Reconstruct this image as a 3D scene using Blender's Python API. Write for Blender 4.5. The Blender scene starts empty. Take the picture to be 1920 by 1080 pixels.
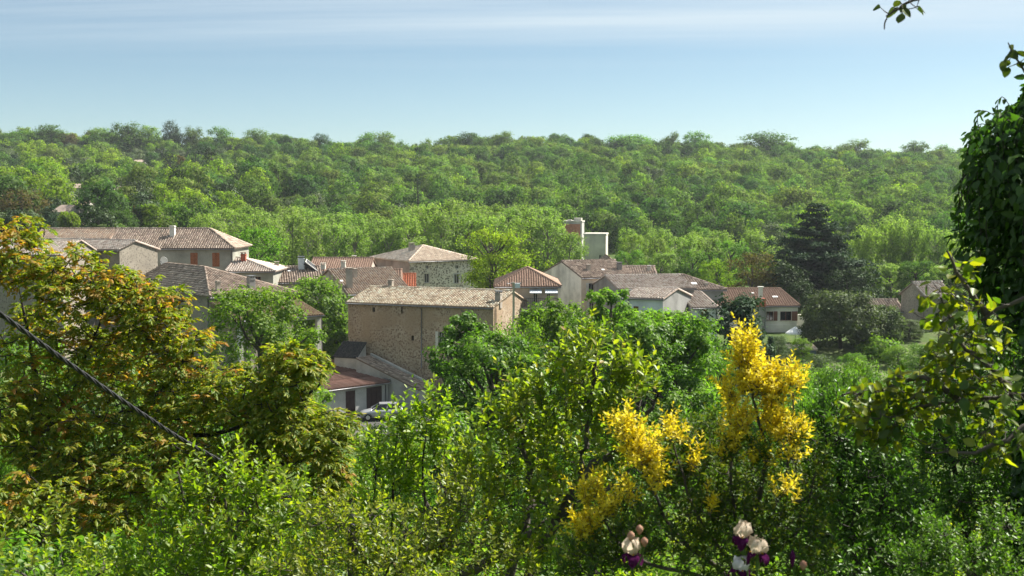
import bpy, bmesh, math, random
import numpy as np
from mathutils import Vector, Matrix

SC = bpy.context.scene
R = math.radians
# ------------------------------------------------------------------ camera
F = 2133.0                       # focal length in photo pixels (40 mm on 36 mm)
EYE = 20.0
PITCH = math.atan(155.0 / F)
cam_d = bpy.data.cameras.new('camera')
cam_d.lens = 40.0
cam_d.sensor_width = 36.0
cam_d.clip_start = 0.2
cam_d.clip_end = 6000
cam_d.dof.use_dof = True
cam_d.dof.focus_distance = 110.0
cam_d.dof.aperture_fstop = 6.3
cam = bpy.data.objects.new('camera', cam_d)
SC.collection.objects.link(cam)
cam.location = (0, 0, EYE)
cam.rotation_euler = (math.pi / 2 - PITCH, 0, 0)
SC.camera = cam
# ------------------------------------------------------------------ sky and sun
SUN_AZ, SUN_EL = R(61), R(48)    # azimuth measured from the view direction to the right
sun_dir = Vector((math.sin(SUN_AZ) * math.cos(SUN_EL), math.cos(SUN_AZ) * math.cos(SUN_EL), math.sin(SUN_EL)))
world = bpy.data.worlds.new('World')
SC.world = world
world.use_nodes = True
nt = world.node_tree
nt.nodes.clear()


def nd(nt, t, **kw):
    n = nt.nodes.new(t)
    for k, v in kw.items():
        setattr(n, k, v)
    return n


def mth(nt, op, a, b=None, c=None):
    n = nt.nodes.new('ShaderNodeMath')
    n.operation = op
    for i, v in enumerate((a, b, c)):
        if v is None:
            continue
        if hasattr(v, 'links'):
            nt.links.new(v, n.inputs[i])
        else:
            n.inputs[i].default_value = v
    return n.outputs[0]


sky = nd(nt, 'ShaderNodeTexSky', sky_type='NISHITA', sun_disc=False)
sky.sun_elevation = SUN_EL
sky.sun_rotation = SUN_AZ
sky.altitude = 200
sky.air_density = 0.72
sky.dust_density = 0.55
sky.ozone_density = 1.0
tc = nd(nt, 'ShaderNodeTexCoord')
sep = nd(nt, 'ShaderNodeSeparateXYZ')
nt.links.new(tc.outputs['Generated'], sep.inputs[0])
zz = mth(nt, 'ADD', mth(nt, 'MAXIMUM', sep.outputs[2], 0.0), 0.03)
cx = mth(nt, 'MULTIPLY', mth(nt, 'DIVIDE', sep.outputs[0], zz), 0.075)
cy = mth(nt, 'DIVIDE', sep.outputs[1], zz)
cmb = nd(nt, 'ShaderNodeCombineXYZ')
nt.links.new(cx, cmb.inputs[0])
nt.links.new(mth(nt, 'ADD', mth(nt, 'MULTIPLY', cy, 0.62), mth(nt, 'MULTIPLY', cx, 0.5)), cmb.inputs[1])
cmb.inputs[2].default_value = 3.7
no = nd(nt, 'ShaderNodeTexNoise')
no.inputs['Scale'].default_value = 1.0
no.inputs['Detail'].default_value = 7.0
no.inputs['Roughness'].default_value = 0.62
nt.links.new(cmb.outputs[0], no.inputs['Vector'])
cr = nd(nt, 'ShaderNodeMapRange')
cr.inputs[1].default_value = 0.38
cr.inputs[2].default_value = 0.62
cr.inputs[3].default_value = 0.0
cr.inputs[4].default_value = 0.75
nt.links.new(no.outputs[0], cr.inputs[0])
elev = nd(nt, 'ShaderNodeMapRange')          # thin cirrus deck starts a few degrees above the horizon
elev.inputs[1].default_value = 0.115
elev.inputs[2].default_value = 0.16
nt.links.new(sep.outputs[2], elev.inputs[0])
tint = nd(nt, 'ShaderNodeMixRGB', blend_type='MULTIPLY')
tint.inputs[0].default_value = 1.0
tint.inputs[2].default_value = (0.95, 1.0, 0.90, 1)
nt.links.new(sky.outputs[0], tint.inputs[1])
mixc = nd(nt, 'ShaderNodeMixRGB')
mixc.inputs[2].default_value = (5.8, 6.6, 7.0, 1)
nt.links.new(mth(nt, 'MULTIPLY', cr.outputs[0], elev.outputs[0]), mixc.inputs[0])
nt.links.new(tint.outputs[0], mixc.inputs[1])
bg = nd(nt, 'ShaderNodeBackground')
bg.inputs[1].default_value = 0.050
nt.links.new(mixc.outputs[0], bg.inputs[0])
wo = nd(nt, 'ShaderNodeOutputWorld')
nt.links.new(bg.outputs[0], wo.inputs[0])
sun_l = bpy.data.lights.new('sun', 'SUN')
sun_l.energy = 5.0
sun_l.angle = R(0.53)
sun_l.color = (1.0, 0.945, 0.86)
sun = bpy.data.objects.new('sun', sun_l)
SC.collection.objects.link(sun)
sun.location = (60, 40, 120)
sun.rotation_euler = sun_dir.to_track_quat('Z', 'Y').to_euler()
# ------------------------------------------------------------------ exposure and renderer
vs = SC.view_settings
vs.view_transform = 'Standard'
vs.look = 'None'
vs.gamma = 1.0
vs.use_curve_mapping = False
vs.exposure = 1.46
cy_ = SC.cycles
cy_.max_bounces = 7
cy_.diffuse_bounces = 4
cy_.glossy_bounces = 2
cy_.transmission_bounces = 4
cy_.transparent_max_bounces = 6
cy_.volume_bounces = 0
cy_.caustics_reflective = False
cy_.caustics_refractive = False
cy_.use_denoising = True
cy_.use_adaptive_sampling = True
cy_.adaptive_threshold = 0.02


# ================================================================== helpers
def pt(px, py, Y):
    """world point seen at photo pixel (px, py) at forward distance Y"""
    u = (px - 960) / F
    v = (540 - py) / F
    dy = math.cos(PITCH) + v * math.sin(PITCH)
    dz = -math.sin(PITCH) + v * math.cos(PITCH)
    s = Y / dy
    return Vector((u * s, Y, EYE + dz * s))


def tag(o, label=None, cat=None, group=None, kind=None):
    if label:
        o['label'] = label
    if cat:
        o['category'] = cat
    if group:
        o['group'] = group
    if kind:
        o['kind'] = kind
    return o


def link(o, parent=None):
    SC.collection.objects.link(o)
    if parent is not None:
        o.parent = parent
    return o


def empty(name, loc=(0, 0, 0), rz=0.0):
    o = bpy.data.objects.new(name, None)
    o.empty_display_size = 0.2
    o.location = loc
    o.rotation_euler = (0, 0, rz)
    return link(o)


def copy_tree(o, parent=None):
    c = o.copy()
    SC.collection.objects.link(c)
    c.parent = parent
    for ch in o.children:
        copy_tree(ch, c)
    return c


def mesh_np(name, V, faces, attrs=None, smooth=False):
    """faces: list of int arrays (M,k); attrs: dict of per-vertex float arrays"""
    V = np.asarray(V, dtype=np.float32)
    me = bpy.data.meshes.new(name)
    me.vertices.add(len(V))
    me.vertices.foreach_set('co', V.ravel())
    faces = [np.asarray(f, dtype=np.int32) for f in faces if len(f)]
    loops = np.concatenate([f.ravel() for f in faces])
    tot = np.concatenate([np.full(len(f), f.shape[1], dtype=np.int32) for f in faces])
    start = np.zeros(len(tot), dtype=np.int32)
    start[1:] = np.cumsum(tot)[:-1]
    me.loops.add(len(loops))
    me.loops.foreach_set('vertex_index', loops)
    me.polygons.add(len(tot))
    me.polygons.foreach_set('loop_start', start)
    if smooth:
        me.polygons.foreach_set('use_smooth', np.ones(len(tot), dtype=bool))
    if attrs:
        for k, a in attrs.items():
            at = me.attributes.new(k, 'FLOAT', 'POINT')
            at.data.foreach_set('value', np.asarray(a, dtype=np.float32))
    me.update(calc_edges=True)
    return me


def obj_np(name, V, faces, mat, parent=None, attrs=None, smooth=False):
    me = mesh_np(name, V, faces, attrs, smooth)
    me.materials.append(mat)
    return link(bpy.data.objects.new(name, me), parent)


class MB:
    """collects shapes of ONE part and builds them as one mesh"""
    def __init__(s):
        s.v, s.f, s.sm = [], [], []

    def poly(s, pts, smooth=False):
        i = len(s.v)
        s.v += [tuple(p) for p in pts]
        s.f.append(tuple(range(i, i + len(pts))))
        s.sm.append(smooth)

    def box(s, a, b, mtx=None):
        x0, y0, z0 = a
        x1, y1, z1 = b
        c = [(x0, y0, z0), (x1, y0, z0), (x1, y1, z0), (x0, y1, z0), (x0, y0, z1), (x1, y0, z1), (x1, y1, z1), (x0, y1, z1)]
        if mtx is not None:
            c = [tuple(mtx @ Vector(p)) for p in c]
        i = len(s.v)
        s.v += c
        for q in ((0, 3, 2, 1), (4, 5, 6, 7), (0, 1, 5, 4), (1, 2, 6, 5), (2, 3, 7, 6), (3, 0, 4, 7)):
            s.f.append(tuple(i + k for k in q))
            s.sm.append(False)

    def tube(s, P, rad, k=8, caps=True, smooth=True):
        V, Fq = tube_np(np.array([tuple(p) for p in P], float), np.array(rad if hasattr(rad, '__len__') else [rad] * len(P), float), k)
        i = len(s.v)
        s.v += [tuple(p) for p in V]
        for q in Fq:
            s.f.append(tuple(int(i + j) for j in q))
            s.sm.append(smooth)
        if caps:
            s.f.append(tuple(i + j for j in range(k))[::-1])
            s.f.append(tuple(i + len(V) - k + j for j in range(k)))
            s.sm += [False, False]

    def lathe(s, prof, c=(0, 0, 0), k=16, smooth=True, axis='z'):
        i = len(s.v)
        for r, z in prof:
            for j in range(k):
                a = 2 * math.pi * j / k
                if axis == 'z':
                    s.v.append((c[0] + r * math.cos(a), c[1] + r * math.sin(a), c[2] + z))
                else:   # axis y
                    s.v.append((c[0] + r * math.cos(a), c[1] + z, c[2] + r * math.sin(a)))
        for q in range(len(prof) - 1):
            for j in range(k):
                j2 = (j + 1) % k
                s.f.append((i + q * k + j, i + q * k + j2, i + (q + 1) * k + j2, i + (q + 1) * k + j))
                s.sm.append(smooth)

    def prism(s, poly, lo, hi):
        """polygon list of 3-D points extruded from offset lo to hi (vectors)"""
        lo, hi = Vector(lo), Vector(hi)
        a = [Vector(p) + lo for p in poly]
        b = [Vector(p) + hi for p in poly]
        n = len(a)
        i = len(s.v)
        s.v += [tuple(p) for p in a + b]
        s.f.append(tuple(range(i, i + n))[::-1])
        s.f.append(tuple(range(i + n, i + 2 * n)))
        for k in range(n):
            s.f.append((i + k, i + (k + 1) % n, i + n + (k + 1) % n, i + n + k))
        s.sm += [False] * (n + 2)

    def build(s, name, mat, parent=None):
        me = bpy.data.meshes.new(name)
        me.from_pydata(s.v, [], s.f)
        me.polygons.foreach_set('use_smooth', s.sm)
        me.materials.append(mat)
        me.update()
        return link(bpy.data.objects.new(name, me), parent)


def tube_np(P, rad, k=5):
    n = len(P)
    T = np.gradient(P, axis=0)
    T /= np.linalg.norm(T, axis=1)[:, None] + 1e-9
    ref = np.where(np.abs(T[:, 2:3]) > 0.9, np.array([[1.0, 0, 0]]), np.array([[0, 0, 1.0]]))
    A = np.cross(T, ref)
    A /= np.linalg.norm(A, axis=1)[:, None] + 1e-9
    B = np.cross(T, A)
    ang = np.arange(k) * 2 * math.pi / k
    V = P[:, None, :] + rad[:, None, None] * (A[:, None, :] * np.cos(ang)[None, :, None] + B[:, None, :] * np.sin(ang)[None, :, None])
    i = np.arange(n - 1)[:, None] * k
    j = np.arange(k)[None, :]
    j2 = (j + 1) % k
    Fq = np.stack([i + j, i + k + j, i + k + j2, i + j2], axis=-1).reshape(-1, 4)
    return V.reshape(-1, 3), Fq


class Tubes:
    def __init__(s):
        s.V, s.F, s.n = [], [], 0

    def add(s, P, rad, k=5):
        V, Fq = tube_np(np.asarray(P, float), np.asarray(rad, float), k)
        s.V.append(V)
        s.F.append(Fq + s.n)
        s.n += len(V)

    def build(s, name, mat, parent):
        return obj_np(name, np.concatenate(s.V), [np.concatenate(s.F)], mat, parent, smooth=True)


# ------------------------------------------------------------------ leaves
TM6 = np.array([(0, 0, 0), (.3, .5, .07), (.72, .36, .05), (1, 0, -.08), (.72, -.36, .05), (.3, -.5, .07)])
TM4 = np.array([(0, 0, 0), (.45, .5, .09), (1, 0, -.03), (.45, -.5, .09)])


def nrmz(a):
    return a / (np.linalg.norm(a, axis=-1, keepdims=True) + 1e-9)


class Leaves:
    """collects leaves as arrays: position, direction, normal, length, width, two colour variables"""
    def __init__(s):
        s.d = []

    def add(s, pos, dirv, nrm, ln, wd, var, cl):
        n = len(pos)
        f = lambda a: np.broadcast_to(np.asarray(a, float), (n,)).copy()
        s.d.append((np.asarray(pos, float), nrmz(np.asarray(dirv, float)), np.asarray(nrm, float), f(ln), f(wd), f(var), f(cl)))

    def arrays(s, fine=True):
        pos, dv, nr, ln, wd, var, cl = [np.concatenate([d[i] for d in s.d]) for i in range(7)]
        side = nrmz(np.cross(nr, dv))
        n2 = np.cross(dv, side)
        T = TM6 if fine else TM4
        k = len(T)
        V = (pos[:, None, :] + dv[:, None, :] * (T[None, :, 0, None] * ln[:, None, None])
             + side[:, None, :] * (T[None, :, 1, None] * wd[:, None, None])
             + n2[:, None, :] * (T[None, :, 2, None] * ln[:, None, None]))
        b = np.arange(len(pos))[:, None] * k
        if fine:
            Fs = np.concatenate([b + np.array([[0, 1, 2, 3]]), b + np.array([[0, 3, 4, 5]])])
        else:
            Fs = np.concatenate([b + np.array([[0, 1, 2]]), b + np.array([[0, 2, 3]])])
        return V.reshape(-1, 3), [Fs], {'var': np.repeat(var, k), 'cl': np.repeat(cl, k)}

    def build(s, name, mat, parent, fine=True):
        V, Fs, at = s.arrays(fine)
        o = obj_np(name, V, Fs, mat, parent, at)
        return o


# ------------------------------------------------------------------ materials
def new_mat(name):
    m = bpy.data.materials.new(name)
    m.use_nodes = True
    m.node_tree.nodes.clear()
    out = m.node_tree.nodes.new('ShaderNodeOutputMaterial')
    return m, m.node_tree, out


def ramp(nt, fac, stops):
    n = nt.nodes.new('ShaderNodeValToRGB')
    e = n.color_ramp.elements
    while len(e) > 1:
        e.remove(e[-1])
    for i, (p, c) in enumerate(stops):
        q = e[0] if i == 0 else e.new(p)
        q.position = p
        q.color = (*c[:3], 1)
    if fac is not None:
        nt.links.new(fac, n.inputs[0])
    return n.outputs[0]


def noise(nt, vec, scale, detail=4.0, rough=0.55, dims=None):
    n = nt.nodes.new('ShaderNodeTexNoise')
    n.inputs['Scale'].default_value = scale
    n.inputs['Detail'].default_value = detail
    n.inputs['Roughness'].default_value = rough
    if vec is not None:
        nt.links.new(vec, n.inputs['Vector'])
    return n.outputs[0]


def mixrgb(nt, fac, a, b, mode='MIX'):
    n = nt.nodes.new('ShaderNodeMixRGB')
    n.blend_type = mode
    for i, v in enumerate((fac, a, b)):
        if hasattr(v, 'links'):
            nt.links.new(v, n.inputs[i])
        elif i == 0:
            n.inputs[0].default_value = v
        else:
            n.inputs[i].default_value = (*v[:3], 1)
    return n.outputs[0]


def maprange(nt, v, a, b, c, d):
    n = nt.nodes.new('ShaderNodeMapRange')
    nt.links.new(v, n.inputs[0])
    for i, q in enumerate((a, b, c, d)):
        n.inputs[i + 1].default_value = q
    return n.outputs[0]


def objcoord(nt, scale=(1, 1, 1)):
    t = nt.nodes.new('ShaderNodeTexCoord')
    if scale == (1, 1, 1):
        return t.outputs['Object']
    m = nt.nodes.new('ShaderNodeMapping')
    m.inputs['Scale'].default_value = scale
    nt.links.new(t.outputs['Object'], m.inputs[0])
    return m.outputs[0]


def principled(nt, out, col, rough=0.8, bump=None, bstr=0.3, bdist=0.02, metallic=0.0, spec=0.3):
    p = nt.nodes.new('ShaderNodeBsdfPrincipled')
    if hasattr(col, 'links'):
        nt.links.new(col, p.inputs['Base Color'])
    else:
        p.inputs['Base Color'].default_value = (*col[:3], 1)
    p.inputs['Roughness'].default_value = rough
    p.inputs['Metallic'].default_value = metallic
    p.inputs['Specular IOR Level'].default_value = spec
    if bump is not None:
        b = nt.nodes.new('ShaderNodeBump')
        b.inputs['Strength'].default_value = bstr
        b.inputs['Distance'].default_value = bdist
        nt.links.new(bump, b.inputs['Height'])
        nt.links.new(b.outputs[0], p.inputs['Normal'])
    nt.links.new(p.outputs[0], out.inputs[0])
    return p


def attr(nt, name):
    n = nt.nodes.new('ShaderNodeAttribute')
    n.attribute_name = name
    return n.outputs['Fac']


def leaf_mat(name, a, b=None, trans=0.45, gloss=0.05, rough=0.38, objvar=0.25, huevar=0.02, tmul=(1.25, 1.65, 0.5)):
    """a: colour stops over the per-leaf variable; b: stops mixed in by the clump variable"""
    m, nt, out = new_mat(name)
    c = ramp(nt, attr(nt, 'var'), a)
    if b:
        c = mixrgb(nt, attr(nt, 'cl'), c, ramp(nt, attr(nt, 'var'), b))
    if objvar:
        oi = nt.nodes.new('ShaderNodeObjectInfo')
        hs = nt.nodes.new('ShaderNodeHueSaturation')
        nt.links.new(c, hs.inputs['Color'])
        nt.links.new(maprange(nt, oi.outputs['Random'], 0, 1, 1 - objvar, 1 + objvar), hs.inputs['Value'])
        r2 = mth(nt, 'FRACT', mth(nt, 'MULTIPLY', oi.outputs['Random'], 17.31))
        nt.links.new(maprange(nt, r2, 0, 1, 0.5 - huevar, 0.5 + huevar), hs.inputs['Hue'])
        c = hs.outputs[0]
    d = nt.nodes.new('ShaderNodeBsdfDiffuse')
    nt.links.new(c, d.inputs[0])
    t = nt.nodes.new('ShaderNodeBsdfTranslucent')
    nt.links.new(mixrgb(nt, 1.0, c, tmul, 'MULTIPLY'), t.inputs[0])
    mx = nt.nodes.new('ShaderNodeMixShader')
    mx.inputs[0].default_value = min(0.62, trans * 1.2)
    nt.links.new(d.outputs[0], mx.inputs[1])
    nt.links.new(t.outputs[0], mx.inputs[2])
    g = nt.nodes.new('ShaderNodeBsdfGlossy')
    g.inputs['Roughness'].default_value = min(0.7, rough + 0.12)
    g.inputs[0].default_value = (0.75, 0.85, 0.7, 1)
    mg = nt.nodes.new('ShaderNodeMixShader')
    mg.inputs[0].default_value = gloss * 0.35
    nt.links.new(mx.outputs[0], mg.inputs[1])
    nt.links.new(g.outputs[0], mg.inputs[2])
    nt.links.new(mg.outputs[0], out.inputs[0])
    return m


def bark_mat(name, c0, c1, scale=6):
    m, nt, out = new_mat(name)
    n = noise(nt, objcoord(nt, (1, 1, 0.25)), scale, 6)
    principled(nt, out, ramp(nt, n, [(0.3, c0), (0.7, c1)]), 0.9, n, 0.6, 0.02)
    return m


def plain_mat(name, col, rough=0.6, var=0.12, scale=3.0, metallic=0.0, spec=0.3):
    m, nt, out = new_mat(name)
    n = noise(nt, objcoord(nt), scale, 5)
    lo = [max(0, c * (1 - var)) for c in col]
    hi = [min(1, c * (1 + var)) for c in col]
    principled(nt, out, ramp(nt, n, [(0.3, lo), (0.7, hi)]), rough, n, 0.08, 0.01, metallic, spec)
    return m


def plaster_mat(name, col, dirt=(0.12, 0.11, 0.10), amount=0.5, patch=None):
    """old lime render: blotches, rain streaks under the eaves line, fine grain"""
    m, nt, out = new_mat(name)
    v = objcoord(nt)
    big = noise(nt, v, 0.45, 5, 0.6)
    streak = noise(nt, objcoord(nt, (0.55, 0.55, 0.2)), 1.0, 4, 0.6)
    fine = noise(nt, v, 9, 5, 0.6)
    base = ramp(nt, big, [(0.3, [c * 0.62 for c in col]), (0.5, [c * 0.92 for c in col]), (0.72, [min(1, c * 1.12) for c in col])])
    if patch:
        base = mixrgb(nt, maprange(nt, noise(nt, v, 0.33, 3, 0.5), 0.52, 0.62, 0, 0.8), base, patch)
    c = mixrgb(nt, mth(nt, 'MULTIPLY', maprange(nt, streak, 0.48, 0.8, 0, 1), amount * 0.8), base, dirt)
    c = mixrgb(nt, 0.35, c, ramp(nt, fine, [(0.25, (0.35, 0.35, 0.35)), (0.75, (0.65, 0.65, 0.65))]), 'OVERLAY')
    principled(nt, out, c, 0.92, fine, 0.5, 0.02, spec=0.15)
    return m


def rubble_mat(name, mortar, stones, scale=3.4, thr=(0.30, 0.42), skip=0.0, plaster=None, pl=(0.45, 0.6)):
    """stones of uneven size set in mortar, partly covered by old render"""
    m, nt, out = new_mat(name)
    v = objcoord(nt)
    dist = nt.nodes.new('ShaderNodeVectorMath')
    dist.operation = 'ADD'
    nn = nt.nodes.new('ShaderNodeTexNoise')
    nn.inputs['Scale'].default_value = 2.5
    nt.links.new(v, nn.inputs['Vector'])
    sc = nt.nodes.new('ShaderNodeVectorMath')
    sc.operation = 'SCALE'
    sc.inputs['Scale'].default_value = 0.22
    nt.links.new(nn.outputs['Color'], sc.inputs[0])
    nt.links.new(v, dist.inputs[0])
    nt.links.new(sc.outputs[0], dist.inputs[1])
    vo = nt.nodes.new('ShaderNodeTexVoronoi')
    vo.inputs['Scale'].default_value = scale
    nt.links.new(dist.outputs[0], vo.inputs['Vector'])
    sepc = nt.nodes.new('ShaderNodeSeparateColor')
    nt.links.new(vo.outputs['Color'], sepc.inputs[0])
    rnd = sepc.outputs[0]
    size = maprange(nt, sepc.outputs[1], 0, 1, thr[0], thr[1])
    mask = maprange(nt, mth(nt, 'SUBTRACT', vo.outputs['Distance'], size), -0.06, 0.05, 1, 0)
    if skip:
        mask = mth(nt, 'MULTIPLY', mask, mth(nt, 'GREATER_THAN', sepc.outputs[2], skip))
    stone = ramp(nt, rnd, stones)
    mort = ramp(nt, noise(nt, v, 0.7, 5), [(0.3, [c * 0.8 for c in mortar]), (0.7, [min(1, c * 1.12) for c in mortar])])
    c = mixrgb(nt, mask, mort, stone)
    if plaster:
        pm = maprange(nt, noise(nt, v, 0.3, 5, 0.6), pl[0], pl[1], 0, 0.85)
        c = mixrgb(nt, pm, c, plaster)
    fine = noise(nt, v, 8, 5)
    c = mixrgb(nt, 0.4, c, ramp(nt, fine, [(0.25, (0.33, 0.33, 0.33)), (0.75, (0.66, 0.66, 0.66))]), 'OVERLAY')
    big = noise(nt, objcoord(nt, (1, 1, 0.4)), 0.35, 4)
    c = mixrgb(nt, 0.5, c, ramp(nt, big, [(0.3, (0.36, 0.36, 0.36)), (0.7, (0.62, 0.6, 0.58))]), 'OVERLAY')
    principled(nt, out, c, 0.95, mth(nt, 'ADD', mask, fine), 0.3, 0.02, spec=0.12)
    return m


def tile_mat(name, cols, moss=0.25):
    """fired clay tiles: each tile its own shade, lichen and soot patches over the roof"""
    m, nt, out = new_mat(name)
    v = objcoord(nt)
    k = len(cols)
    c = ramp(nt, attr(nt, 'var'), [(i / max(1, k - 1), q) for i, q in enumerate(cols)])
    big = noise(nt, v, 0.8, 6, 0.65)
    c = mixrgb(nt, maprange(nt, big, 0.5, 0.72, 0, moss), c, (0.10, 0.095, 0.075))
    fine = noise(nt, v, 6, 4)
    c = mixrgb(nt, maprange(nt, fine, 0.62, 0.75, 0, moss * 1.4), c, (0.52, 0.49, 0.40))
    principled(nt, out, c, 0.9, fine, 0.4, 0.01, spec=0.15)
    return m


# ================================================================== terrain
_GY = [-80, -5, 3, 6, 9, 13, 22, 35, 50, 70, 88, 100, 108, 118, 130, 150, 210, 250, 268, 420, 565, 600, 800, 3200]
_GZ = [19.5, 18.3, 17.6, 16.9, 15.6, 13.4, 9.6, 6.6, 4.2, 2.0, 0.6, 0.1, 0.4, 2.4, 4.4, 6.3, 7.0, 8.2, 9.6, 26.0, 44.0, 43.0, 18.0, 0.0]


def _ss(a, b, x):
    t = np.clip((x - a) / (b - a), 0, 1)
    return t * t * (3 - 2 * t)


def ground(x, y):
    x = np.asarray(x, float)
    y = np.asarray(y, float)
    z = np.interp(y, _GY, _GZ)
    z = z + 4.8 * _ss(2, 18, x) * _ss(78, 100, y) * (1 - _ss(108, 150, y))
    z = z + 3.2 * _ss(-15, -25, x) * _ss(86, 100, y) * (1 - _ss(112, 140, y))
    z = z + 9.0 * _ss(-52, -80, x) * _ss(165, 225, y) * (1 - _ss(300, 420, y))
    k = _ss(300, 540, y) * (1 - _ss(580, 800, y))
    z = z - 0.3 * k - 0.013 * x * k
    z = z + 1.3 * k * (np.sin(x * 0.021 + 1.0) + 0.6 * np.sin(x * 0.052 + y * 0.013))
    z = z + 0.9 * _ss(255, 300, y) * np.sin(x * 0.03 + y * 0.045) * (1 - _ss(540, 600, y))
    return z


def g1(x, y):
    return float(ground(x, y))


def ground_mat():
    m, nt, out = new_mat('grass_and_earth')
    v = objcoord(nt)
    a = noise(nt, v, 0.06, 6, 0.6)
    b = noise(nt, v, 0.9, 6, 0.65)
    c = ramp(nt, b, [(0.3, (0.030, 0.050, 0.014)), (0.55, (0.060, 0.095, 0.022)), (0.75, (0.115, 0.125, 0.045))])
    c = mixrgb(nt, maprange(nt, a, 0.55, 0.68, 0, 0.7), c, (0.16, 0.135, 0.085))
    principled(nt, out, c, 0.95, b, 0.6, 0.08, spec=0.1)
    return m


xs = np.concatenate([np.linspace(-1600, -420, 16)[:-1], np.linspace(-420, -60, 61)[:-1], np.linspace(-60, 60, 61)[:-1], np.linspace(60, 420, 61)[:-1], np.linspace(420, 1600, 16)])
ys = np.concatenate([np.arange(-80, 130, 2.5), np.arange(130, 620, 6.0), np.linspace(620, 3200, 30)])
GX, GYY = np.meshgrid(xs, ys)
GZZ = ground(GX, GYY)
nx, ny = len(xs), len(ys)
ii = (np.arange(ny - 1)[:, None] * nx + np.arange(nx - 1)[None, :]).ravel()
terrain = obj_np('terrain', np.stack([GX.ravel(), GYY.ravel(), GZZ.ravel()], 1), [np.stack([ii, ii + 1, ii + 1 + nx, ii + nx], 1)], ground_mat(), smooth=True)
tag(terrain, 'sloping garden, valley floor and hillside under the trees', kind='structure')


def patch(name, x0, x1, y0, y1, mat, lift=0.03, n=10):
    X, Y = np.meshgrid(np.linspace(x0, x1, n), np.linspace(y0, y1, n))
    Z = ground(X, Y) + lift
    i = (np.arange(n - 1)[:, None] * n + np.arange(n - 1)[None, :]).ravel()
    o = obj_np(name, np.stack([X.ravel(), Y.ravel(), Z.ravel()], 1), [np.stack([i, i + 1, i + 1 + n, i + n], 1)], mat, smooth=True)
    return tag(o, kind='structure')


M_asph = plain_mat('worn_asphalt', (0.075, 0.072, 0.068), 0.95, 0.35, 1.2)
M_gravel = plain_mat('pale_gravel', (0.34, 0.31, 0.26), 0.95, 0.2, 2.0)
patch('yard_paving', -26, -4, 97, 109, M_asph, 0.05, 24)
patch('garden_lawn', 20, 42, 96, 112, plain_mat('dry_lawn', (0.085, 0.115, 0.03), 0.95, 0.4, 1.0), 0.04, 24)

# ------------------------------------------------------------------ building materials
M_barn = rubble_mat('barn_rubble', (0.44, 0.355, 0.26), [(0.0, (0.19, 0.135, 0.095)), (0.35, (0.26, 0.19, 0.13)), (0.7, (0.35, 0.27, 0.19)), (1.0, (0.23, 0.16, 0.115))], 5.2, (0.40, 0.58), plaster=(0.36, 0.265, 0.175), pl=(0.46, 0.60))
M_rubble = rubble_mat('mortared_rubble', (0.60, 0.56, 0.47), [(0.0, (0.13, 0.12, 0.10)), (0.5, (0.24, 0.21, 0.17)), (1.0, (0.36, 0.33, 0.27))], 3.6, (0.34, 0.56), skip=0.1)
M_stone = rubble_mat('grey_stone', (0.29, 0.26, 0.21), [(0.0, (0.16, 0.14, 0.115)), (0.5, (0.22, 0.195, 0.155)), (1.0, (0.27, 0.24, 0.195))], 4.6, (0.3, 0.5))
M_greywall = plaster_mat('greenish_grey_render', (0.33, 0.325, 0.27), amount=0.4)
M_pink = plaster_mat('pinkish_render', (0.42, 0.32, 0.26), amount=0.4)
M_white = plaster_mat('stained_white_render', (0.78, 0.745, 0.65), (0.22, 0.205, 0.17), 0.8)
M_cream = plaster_mat('cream_render', (0.80, 0.66, 0.50), amount=0.2)
M_bluewh = plaster_mat('pale_blue_render', (0.66, 0.70, 0.71), amount=0.25)
M_grey = plaster_mat('dark_grey_render', (0.26, 0.255, 0.24), amount=0.5)
M_offwh = plaster_mat('off_white_render', (0.62, 0.585, 0.52), amount=0.2)
M_concr = plaster_mat('concrete', (0.58, 0.55, 0.48), (0.2, 0.19, 0.18), 0.55)
M_shade = plaster_mat('grey_brown_render', (0.42, 0.37, 0.31), amount=0.5)
M_shade2 = plaster_mat('darkened_white_render', (0.46, 0.45, 0.42), amount=0.5)  # white render darkened; the barn's shadow on the garage walls is in this colour
M_coping = plaster_mat('lime_coping', (0.55, 0.54, 0.50), amount=0.4)
M_bluewood = plain_mat('blue_grey_boards', (0.12, 0.16, 0.19), 0.8, 0.2)
M_orange = plain_mat('orange_shutter_paint', (0.27, 0.098, 0.04), 0.7, 0.2)
M_brown = plain_mat('brown_shutter_paint', (0.14, 0.055, 0.035), 0.6, 0.2)
M_whitesh = plain_mat('white_shutter_paint', (0.66, 0.63, 0.55), 0.7, 0.12)
M_door = plain_mat('dark_brown_door', (0.045, 0.026, 0.022), 0.6, 0.3)
M_frame = plain_mat('pale_window_frame', (0.55, 0.53, 0.48), 0.6, 0.1)
M_dframe = plain_mat('stone_surround', (0.46, 0.42, 0.34), 0.9, 0.15)
M_zinc = plain_mat('zinc_gutter', (0.20, 0.20, 0.205), 0.5, 0.2, 4, 0.6, 0.5)
M_brick = plain_mat('red_brick', (0.34, 0.10, 0.06), 0.9, 0.25, 14)
M_whiteobj = plain_mat('white_enamel', (0.78, 0.78, 0.76), 0.45, 0.05)
M_dark = plain_mat('blackened_metal', (0.028, 0.028, 0.030), 0.55, 0.3)
m_, nt_, o_ = new_mat('window_glass')
p_ = principled(nt_, o_, (0.012, 0.014, 0.016), 0.08, spec=0.6)
M_glass = m_
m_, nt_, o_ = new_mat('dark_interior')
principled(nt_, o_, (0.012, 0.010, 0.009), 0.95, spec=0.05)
M_hole = m_

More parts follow.
